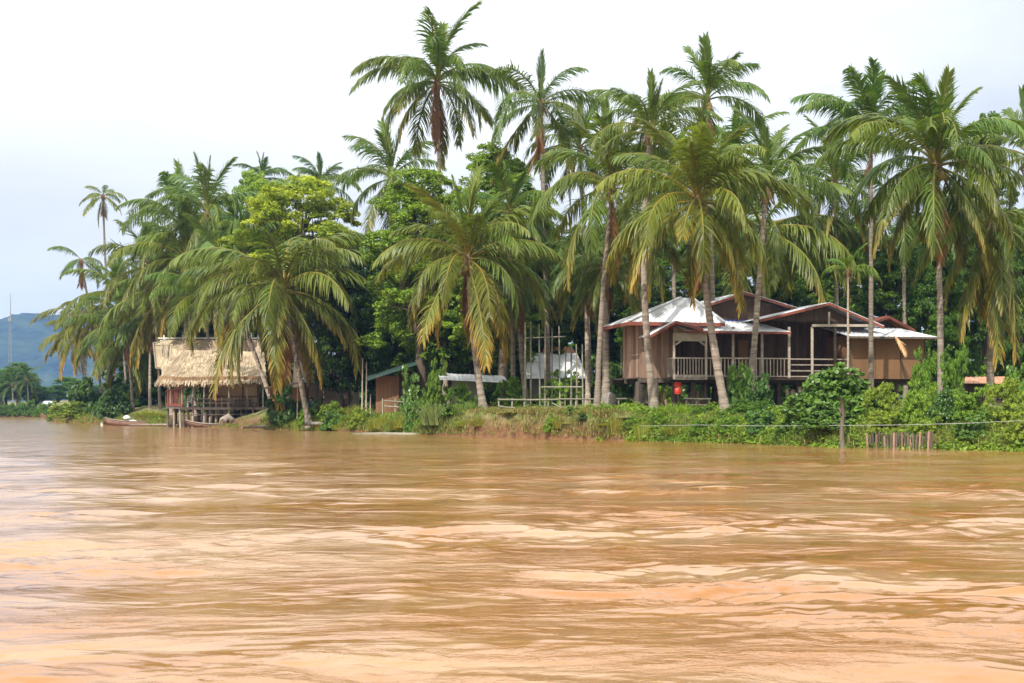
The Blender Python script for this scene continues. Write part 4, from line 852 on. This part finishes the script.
o=MB(); x=X(610,78); o.tube([(x,78,1.),(x,78,Z(398,78)),(x+.02,78,Z(394,78)),(x+.03,78,Z(392.5,78))],[.36,.36,.3,.1],12); tag(o.build('rain_jar',M['stone'],None,True),'rounded grey jar behind the fence by the shaggy palm','jar')
# ------------------------------------------------------------------ boats and wood at the water
def boat(px0,px1,D,label,hh=.38,m='hull',dz=.0):
    x0,x1=X(px0,D),X(px1,D); L_=x1-x0; t=thing('canoe',((x0+x1)/2,D,0),label,'boat'); mb=MB(); n=18; vs=[];fs=[]
    for i in range(n+1):
        s=i/n; w=.42*math.sin(PI*(.04+.92*s))**.6; k=.34*abs(2*s-1)**3; zt=hh+k+dz; zb=-.1+k*.8+dz; x=x0+L_*s
        vs+=[(x,D-w,zt),(x,D-w*.6,zb),(x,D+w*.6,zb),(x,D+w,zt),(x,D+w*.85,zt),(x,D+w*.5,zb+.06),(x,D-w*.5,zb+.06),(x,D-w*.85,zt)]
    for i in range(n):
        for j in range(8): a=i*8+j;b=i*8+(j+1)%8; fs.append((a,b,b+8,a+8))
    fs+=[tuple(range(8)),tuple(n*8+k for k in reversed(range(8)))]
    mb.add(vs,fs); mb.build('hull',M[m],t,True)
    for s in (.2,.42,.64,.84): part(t,'thwart','palewood',lambda mb:mb.box(x0+L_*s-.08,x0+L_*s+.08,D-.33,D+.33,hh-.06+dz,hh-.02+dz))
    part(t,'gunwale','palewood',lambda mb:[mb.tube([(x0+L_*s,D+sg*.43*math.sin(PI*(.04+.92*s))**.6,hh+.02+.34*abs(2*s-1)**3+dz) for s in np.linspace(0,1,15)],.03,5) for sg in (-1,1)])
    return t
boat(104,187,126,'long low wooden canoe moored at the grassy point left of the hut')
boat(186,262,116.5,'canoe lying half hidden under the stilts of the thatched hut',.25)
t=thing('engine',Vector((X(127,126),126,.35)),'white covered boat engine lying on the long canoe','engine')
part(t,'cover','white',lambda mb:mb.ball((X(127,126),126,.72),.36,.28,.22,10),True); part(t,'shaft','post',lambda mb:mb.tube([(X(129,126),126,.6),(X(120,126),125.8,.35)],.04,6)); part(t,'tarp','white',lambda mb:mb.slab([(X(130,126),125.7,.44),(X(137,126),125.7,.44),(X(136,126),126.3,.47),(X(129,126),126.3,.62)],.05))
mb=MB(); mb.tube([(X(102,128),128,-.2),(X(102,128),128,.35)],.12,8); tag(mb.build('white_float',M['white'],None,True),'small white float at the left end of the long canoe','float')
mb=MB(); mb.ball((X(172,120),120,.25),.42,.3,.3,8); mb.tube([(X(170,120),119.8,.3),(X(174,120),119.9,.75)],.06,6); tag(mb.build('driftwood',M['post'],None,True),'dark lump of driftwood under the red balcony','driftwood')
t=thing('upturned_boat',P(228,424,115.5),'pale upturned boat wreck under the deck of the hut','boat')
part(t,'hull','palewood',lambda mb:mb.tube([P(220,427,115.5),P(223,421,115.5),P(228,418.5,115.5),P(232,421,115.7),P(235,427,115.9)],[.12,.35,.42,.3,.1],9),True); part(t,'rib','hull',lambda mb:[mb.tube([P(a,427,114.9),P(a+2,421,114.9),P(a+4,419,115.)],.07,6) for a in (219,224,229)])
log(395,434.3,87.2-.9,5.2,.09,'long pale pole floating at the foot of the tufts','floating_pole','bamboo',3)
log(318,424,98.6,1.9,.12,'grey plank end lying on the bank below the person','plank','stone',10)
log(275,427,104,5,.10,'slanting log on the bank by the hut','log','palewood',28)
log(182,425.,120,9,.08,'thin pole floating under the front stilts of the hut','floating_pole','palewood',2)
# ------------------------------------------------------------------ person
def person():
    D=101.; x=X(312,D); z=ground(x,D)
    t=thing('person',(x,D,z),'person in a blue shirt standing at the foot of the leaning palm, one arm out','person')
    J={'pel':(0,0,.86),'ab':(0,.0,1.03),'ch':(0,.02,1.25),'nk':(-.01,0,1.42),'hd':(-.02,-.02,1.50),'ht':(-.03,-.02,1.62),
       'sl':(-.17,0,1.36),'el':(-.36,-.05,1.2),'wl':(-.56,-.12,1.28),'hl':(-.65,-.14,1.3),'sr':(.17,0,1.36),'er':(.25,-.02,1.1),'wr':(.24,-.16,.9),'hr':(.23,-.2,.83),
       'hpl':(-.09,0,.84),'kl':(-.11,-.05,.46),'al':(-.11,0,.08),'fl':(-.12,-.16,.03),'hpr':(.09,0,.84),'kr':(.12,-.03,.46),'ar':(.13,.03,.08),'frr':(.15,-.13,.03)}
    rad={'pel':.14,'ab':.125,'ch':.15,'nk':.055,'hd':.085,'ht':.09,'sl':.065,'el':.045,'wl':.032,'hl':.03,'sr':.065,'er':.045,'wr':.032,'hr':.03,'hpl':.09,'kl':.06,'al':.042,'fl':.035,'hpr':.09,'kr':.06,'ar':.042,'frr':.035}
    E=[('pel','ab'),('ab','ch'),('ch','nk'),('nk','hd'),('hd','ht'),('ch','sl'),('sl','el'),('el','wl'),('wl','hl'),('ch','sr'),('sr','er'),('er','wr'),('wr','hr'),('pel','hpl'),('hpl','kl'),('kl','al'),('al','fl'),('pel','hpr'),('hpr','kr'),('kr','ar'),('ar','frr')]
    # fingers
    for sd,w,h,dx in (('l','wl','hl',-1),('r','wr','hr',0)):
        b=Vector(J[h]); d=(b-Vector(J[w])).normalized()
        for i in range(4):
            o=Vector((0,.0,.0)); side=Vector((0,1,0)) if sd=='r' else Vector((0,.3,1)); 
            p=b+side*(i-1.5)*.02+d*.03; q=p+d*(.06+.01*(1-abs(i-1.5)))+Vector((0,-.01,-.015))
            J[f'f{sd}{i}a']=tuple(p);J[f'f{sd}{i}b']=tuple(q); rad[f'f{sd}{i}a']=.010; rad[f'f{sd}{i}b']=.008; E+=[(h,f'f{sd}{i}a'),(f'f{sd}{i}a',f'f{sd}{i}b')]
        p=Vector(J[w])*.4+b*.6+Vector((.03,-.03,.0)); J['t'+sd]=tuple(p+d*.05); rad['t'+sd]=.011; E.append((h,'t'+sd))
    def skin(nm,keys,scale,m,edges=None):
        ks=[k for k in J if k in keys]; me=bpy.data.meshes.new(nm); me.from_pydata([J[k] for k in ks],[(ks.index(a),ks.index(b)) for a,b in E if a in keys and b in keys],[])
        o=link(nm,me,M[m],t); md=o.modifiers.new('s','SKIN'); me.skin_vertices.new() if not me.skin_vertices else None
        for i,k in enumerate(ks): r=rad[k]*scale; me.skin_vertices[0].data[i].radius=(r,r*.85); me.skin_vertices[0].data[i].use_root=(k==('pel' if 'pel' in keys else ks[0]))
        sb=o.modifiers.new('b','SUBSURF'); sb.levels=1; sb.render_levels=2
        return o
    skin('body',set(J),1.,'skin')
    skin('shirt',{'pel','ab','ch','sl','el','sr','er'},1.22,'shirt'); skin('shorts',{'pel','hpl','hpr','kl','kr'},1.25,'shorts')
    mb=MB(); c=Vector((x,D,z))+Vector((-.03,.02,1.64)); mb.ball(c,.105,.12,.10,12); mb.build('hair',M['hair'],t,True)
    mb=MB(); c=Vector((x,D,z))+Vector((-.03,-.11,1.55)); mb.tube([c+Vector((0,.02,.03)),c+Vector((0,-.02,-.01)),c+Vector((0,.01,-.02))],[.01,.016,.012],6); mb.build('nose',M['skin'],t,True)
    mb=MB(); [mb.ball(Vector((x,D,z))+Vector((-.03+s*.033,-.095,1.585)),.012,.01,.009,8) for s in (-1,1)]; mb.build('eyes',M['hair'],t,True)
person()
# yellow flowers
for i,(px,py) in enumerate(((795,435),(822,414))):
    D=shore(px)+ (0.4 if py>405 else 1.2); c=P(px,py,D); mb=MB()
    for k in range(5): a=k*1.2566; mb.add([c,c+Vector((math.cos(a)*.06,-.02,math.sin(a)*.06)),c+Vector((math.cos(a+.6)*.08,-.04,math.sin(a+.6)*.08)),c+Vector((math.cos(a+1.2)*.06,-.02,math.sin(a+1.2)*.06))],[(0,1,2,3)])
    tag(mb.build('flower',M['flower']),'small yellow flower among the vine leaves of the right bank','flower','yellow flowers on the vines')
# ------------------------------------------------------------------ radio mast
D=600; t=thing('radio_mast',(X(10.5,D),D,2),'thin lattice radio mast standing before the blue hill','mast')
def f(mb):
    x=X(10.5,D); zt=Z(318,D); w=.7
    for a,b in ((-1,-1),(1,-1),(0,1)): mb.tube([(x+a*w,D+b*w,2),(x+a*w*.5,D+b*w*.5,zt)],.11,5)
    for k in range(18):
        z0=2+(zt-2)*k/18;z1=2+(zt-2)*(k+1)/18; mb.tube([(x-w*.9,D-w,z0),(x+w*.9,D-w,z1)],.06,4)
part(t,'lattice','steel',f); part(t,'antenna','steel',lambda mb:mb.tube([P(10.5,319,D),P(10.5,293,D)],[.25,.1],5)); part(t,'platform','steel',lambda mb:mb.tube([P(10.5,321,D),P(10.5,318,D)],1.1,8))

# ------------------------------------------------------------------ hill
def hill():
    rs=np.random.RandomState(3); xs=np.linspace(-2200,2600,520); ys=np.linspace(2100,3400,110)
    Xg,Yg=np.meshgrid(xs,ys,indexing='ij'); pxg=CX+F*Xg/2600.
    prof=np.interp(pxg,[-500,-250,-120,-40,0,25,50,80,130,200,300,420,700,1100,1500],[20,60,70,85,88,91,96,92,86,70,50,30,26,30,20])/F*2600
    yy=np.clip((Yg-2100)/500,0,1); Zg=prof*np.sin(yy*PI/2)**.8*np.where(Yg>2600,1-(Yg-2600)/1200,1)
    b=0
    for s,a in ((.004,14),(.011,7),(.03,3.5),(.09,3.2),(.17,2.6)): b=b+a*vnoise(Xg+a*9,Yg-a*5,s)
    Zg=Zg+b*np.clip(yy*2,0,1)+rs.normal(0,1.2,Zg.shape)*np.clip(yy*3,0,1); Zg[:,0]=1
    V=np.stack([Xg,Yg,Zg],2).reshape(-1,3); n,m=Xg.shape; i,j=np.meshgrid(np.arange(n-1),np.arange(m-1),indexing='ij'); a=(i*m+j).ravel()
    me=np_mesh('hill',V,np.stack([a,a+m,a+m+1,a+1],1).ravel(),np.full(len(a),4),{},True)
    mt=mat('hill_forest',(.010,.026,.02),(.05,.075,.035),noise=.022,rough=.9,spec=.1,bump=1.,bscale=.035)
    [n for n in mt.node_tree.nodes if n.bl_idname=='ShaderNodeBump'][0].inputs['Distance'].default_value=22
    tag(link('hill',me,mt),'forested hill rising beyond the far shore',None,None,'structure')
hill()
# ------------------------------------------------------------------ river
def river():
    def perlin(x,y,seed):
        rs=np.random.RandomState(seed); g=rs.uniform(0,2*PI,(256,256)); gx,gy=np.cos(g),np.sin(g)
        xi=np.floor(x).astype(int); yi=np.floor(y).astype(int); fx=x-xi; fy=y-yi
        u=fx*fx*fx*(fx*(fx*6-15)+10); v=fy*fy*fy*(fy*(fy*6-15)+10)
        def d(i,j): a=(xi+i)&255; b=(yi+j)&255; return gx[a,b]*(fx-i)+gy[a,b]*(fy-j)
        return ((d(0,0)*(1-u)+d(1,0)*u)*(1-v)+(d(0,1)*(1-u)+d(1,1)*u)*v)*1.5
    pxs=np.concatenate([np.linspace(-9000,-1500,16),np.linspace(-1300,-230,28),np.arange(-200,1225,1.7),np.linspace(1260,2400,28),np.linspace(2700,12000,16)])
    vv=np.concatenate([[2200,1200,700,480],np.arange(340,22,-.55),np.arange(22,6,-.5),[5,4,3.2]])   # rows by angle below the horizon
    ys=CAMZ*F/vv; Y,PX=np.meshgrid(ys,pxs,indexing='xy'); Xw=(PX-CX)/F*Y
    row=Y*Y/(CAMZ*F)*.55
    wx=Xw+.5*perlin(Xw*.5,Y*.5,90)*1.; wy=Y+.5*perlin(Xw*.5+40,Y*.5,91)
    patch=np.clip(.55+1.1*perlin(Xw*.16+9,Y*.24,77)+.5*perlin(Xw*.5,Y*.6,78),.22,1)
    Hh=np.zeros_like(Xw)
    for k,(lam,amp) in enumerate(((4.5,.030),(2.4,.046),(1.25,.052),(.62,.040),(.31,.022),(.16,.011))):
        att=np.clip((lam/row-1.3)/1.8,0,1); a=amp*att*(patch if lam<1.5 else .45+.55*patch)
        n_=perlin(wx/lam*.52,wy/lam*1.1,k+5)
        Hh+=a*(n_+ .5*(1-2*np.abs(perlin(wx/lam*.45+31,wy/lam*.95+17,k+25)))-.3)
    Hh*=(Y<shore(0)*3)*np.clip((np.array([shore(p) for p in pxs])[:,None]-Y)/6,.25,1)
    V=np.stack([Xw,Y,Hh],2).reshape(-1,3); n,m_=Xw.shape; i,j=np.meshgrid(np.arange(n-1),np.arange(m_-1),indexing='ij'); a=(i*m_+j).ravel()
    me=np_mesh('river',V,np.stack([a,a+m_,a+m_+1,a+1],1).ravel(),np.full(len(a),4),{},True)
    m=bpy.data.materials.new('muddy_water'); m.use_nodes=True; nt=m.node_tree; N=nt.nodes; L=nt.links; b=N['Principled BSDF']
    tc=N.new('ShaderNodeTexCoord')
    def nz(sx,sy,scale,det,rough=.5,dist=0.,w=0):
        mp=N.new('ShaderNodeMapping'); mp.inputs['Scale'].default_value=(sx,sy,1); mp.inputs['Location'].default_value=(w,w*.7,0); L.new(tc.outputs['Object'],mp.inputs[0])
        n=N.new('ShaderNodeTexNoise'); n.inputs['Scale'].default_value=scale; n.inputs['Detail'].default_value=det; n.inputs['Roughness'].default_value=rough; n.inputs['Distortion'].default_value=dist; L.new(mp.outputs[0],n.inputs[0]); return n.outputs[0]
    def math_(op,a,c):
        q=N.new('ShaderNodeMath'); q.operation=op
        for i,v in enumerate((a,c)):
            if isinstance(v,(int,float)): q.inputs[i].default_value=v
            else: L.new(v,q.inputs[i])
        return q.outputs[0]
    big=nz(.6,.9,.42,1,.4,.5); mid=nz(.7,1.0,1.1,2,.45,.8,3.); fine=nz(.8,1.2,5.,4,.68,.3,7.)
    patch=nz(.5,.9,.35,4,.55,.8,11.)
    pm=N.new('ShaderNodeMapRange'); pm.inputs[1].default_value=.40; pm.inputs[2].default_value=.60; pm.inputs[3].default_value=.12; pm.inputs[4].default_value=1.; L.new(patch,pm.inputs[0])
    rip=math_('MULTIPLY',math_('ADD',math_('MULTIPLY',mid,.085),math_('MULTIPLY',fine,.034)),pm.outputs[0])
    hgt=math_('ADD',math_('MULTIPLY',mid,.09),math_('MULTIPLY',math_('MULTIPLY',fine,.030),pm.outputs[0]))
    bp=N.new('ShaderNodeBump'); bp.inputs['Strength'].default_value=1; bp.inputs['Distance'].default_value=.8; L.new(hgt,bp.inputs['Height']); L.new(bp.outputs[0],b.inputs['Normal'])
    c=N.new('ShaderNodeMix'); c.data_type='RGBA'; c.inputs[6].default_value=(.265,.115,.031,1); c.inputs[7].default_value=(.31,.175,.08,1)
    p2=nz(.5,1.0,.42,5,.55,1.0,20.); cm=N.new('ShaderNodeMapRange'); cm.inputs[1].default_value=.44; cm.inputs[2].default_value=.60; L.new(p2,cm.inputs[0])
    sp=N.new('ShaderNodeSeparateXYZ'); L.new(tc.outputs['Object'],sp.inputs[0])
    lf=N.new('ShaderNodeMapRange'); lf.inputs[1].default_value=1.; lf.inputs[2].default_value=-9.; lf.inputs[3].default_value=0; lf.inputs[4].default_value=.5; L.new(sp.outputs['X'],lf.inputs[0])  # body colour paler toward the left: bright sky reflection painted into the water
    cc=N.new('ShaderNodeMath'); cc.operation='ADD'; cc.use_clamp=True; L.new(cm.outputs[0],cc.inputs[0]); L.new(lf.outputs[0],cc.inputs[1])
    L.new(cc.outputs[0],c.inputs[0])
    rr=N.new('ShaderNodeMapRange'); rr.inputs[3].default_value=.06; rr.inputs[4].default_value=.10; L.new(cc.outputs[0],rr.inputs[0]); L.new(rr.outputs[0],b.inputs['Roughness']); L.new(c.outputs[2],b.inputs['Base Color'])
    b.inputs['IOR'].default_value=1.33; b.inputs['Specular IOR Level'].default_value=.62
    tag(link('river',me,m),'wide muddy brown river',None,None,'structure')
river()
# ------------------------------------------------------------------ air
mb=MB(); mb.box(-2600,2900,-100,3700,-3,300); hz=mb.build('haze',None); 
hm=bpy.data.materials.new('haze'); hm.use_nodes=True; nt=hm.node_tree; nt.nodes.remove(nt.nodes['Principled BSDF'])
pv=nt.nodes.new('ShaderNodeVolumePrincipled'); pv.inputs['Color'].default_value=(.26,.48,1,1); pv.inputs['Density'].default_value=.00018; pv.inputs['Anisotropy'].default_value=.2
nt.links.new(pv.outputs[0],nt.nodes['Material Output'].inputs['Volume']); hz.data.materials.clear(); hz.data.materials.append(hm); tag(hz,'thin bluish haze in the humid air','haze',None,'stuff')
# ------------------------------------------------------------------ sky, sun, camera
EL,AZ=47,-26       # sun height; azimuth from behind the camera, negative = from the left
W=bpy.data.worlds.new('World'); S.world=W; W.use_nodes=True; nt=W.node_tree; N=nt.nodes; L=nt.links; bg=N['Background']
sky=N.new('ShaderNodeTexSky'); sky.sky_type='NISHITA'; sky.sun_disc=False; sky.sun_elevation=R(EL); sky.sun_rotation=R(180+(-AZ)*-1); sky.air_density=1.0; sky.dust_density=1.5; sky.ozone_density=1.2
tc=N.new('ShaderNodeTexCoord'); mp=N.new('ShaderNodeMapping'); mp.inputs['Scale'].default_value=(1,1,2.6); mp.inputs['Location'].default_value=(.35,.0,.12); L.new(tc.outputs['Generated'],mp.inputs[0])
nz=N.new('ShaderNodeTexNoise'); nz.inputs['Scale'].default_value=1.9; nz.inputs['Detail'].default_value=7; nz.inputs['Roughness'].default_value=.5; nz.inputs['Distortion'].default_value=.3; L.new(mp.outputs[0],nz.inputs[0])
cr=N.new('ShaderNodeMapRange'); cr.inputs[1].default_value=.27; cr.inputs[2].default_value=.48; cr.inputs[3].default_value=.70; cr.inputs[4].default_value=1.; L.new(nz.outputs[0],cr.inputs[0])
mx=N.new('ShaderNodeMix'); mx.data_type='RGBA'; L.new(cr.outputs[0],mx.inputs[0]); L.new(sky.outputs[0],mx.inputs[6]); mx.inputs[7].default_value=(7.6,7.9,8.1,1)
sxx=N.new('ShaderNodeSeparateXYZ'); L.new(tc.outputs['Generated'],sxx.inputs[0])
gr=N.new('ShaderNodeMapRange'); gr.inputs[1].default_value=.14; gr.inputs[2].default_value=.55; gr.inputs[3].default_value=1.04; gr.inputs[4].default_value=2.15; L.new(sxx.outputs['Z'],gr.inputs[0])
n3=N.new('ShaderNodeTexNoise'); n3.inputs['Scale'].default_value=4.; n3.inputs['Detail'].default_value=6; L.new(mp.outputs[0],n3.inputs[0])
m3=N.new('ShaderNodeMapRange'); m3.inputs[1].default_value=.3; m3.inputs[2].default_value=.65; m3.inputs[3].default_value=.86; m3.inputs[4].default_value=1.05; L.new(n3.outputs[0],m3.inputs[0])
m4=N.new('ShaderNodeMath'); m4.operation='MULTIPLY'; L.new(gr.outputs[0],m4.inputs[0]); L.new(m3.outputs[0],m4.inputs[1])
vs=N.new('ShaderNodeVectorMath'); vs.operation='SCALE'; vs.inputs[0].default_value=(9.25,9.3,8.95); L.new(m4.outputs[0],vs.inputs['Scale']); L.new(vs.outputs[0],mx.inputs[7])
L.new(mx.outputs[2],bg.inputs['Color']); bg.inputs['Strength'].default_value=.10
ld=bpy.data.lights.new('sun','SUN'); ld.energy=5.0; ld.angle=R(.6); ld.color=(1,.955,.88); lo=bpy.data.objects.new('sun',ld); COL.objects.link(lo)
sd=Vector((math.sin(R(AZ))*math.cos(R(EL)),-math.cos(R(AZ))*math.cos(R(EL)),math.sin(R(EL)))); lo.rotation_euler=(sd).to_track_quat('Z','Y').to_euler()
cam=bpy.data.cameras.new('camera'); co=bpy.data.objects.new('camera',cam); COL.objects.link(co); co.location=(0,0,CAMZ); co.rotation_euler=(R(90),0,0)
cam.sensor_width=36; cam.lens=F/1024*36; cam.shift_y=(HOR-341.5)/1024; cam.clip_start=.1; cam.clip_end=9000; S.camera=co
S.view_settings.view_transform='Standard'; S.view_settings.look='None'; S.view_settings.exposure=.2; S.view_settings.gamma=1
S.cycles.max_bounces=6; S.cycles.transparent_max_bounces=8; S.cycles.volume_bounces=0; S.cycles.use_denoising=True
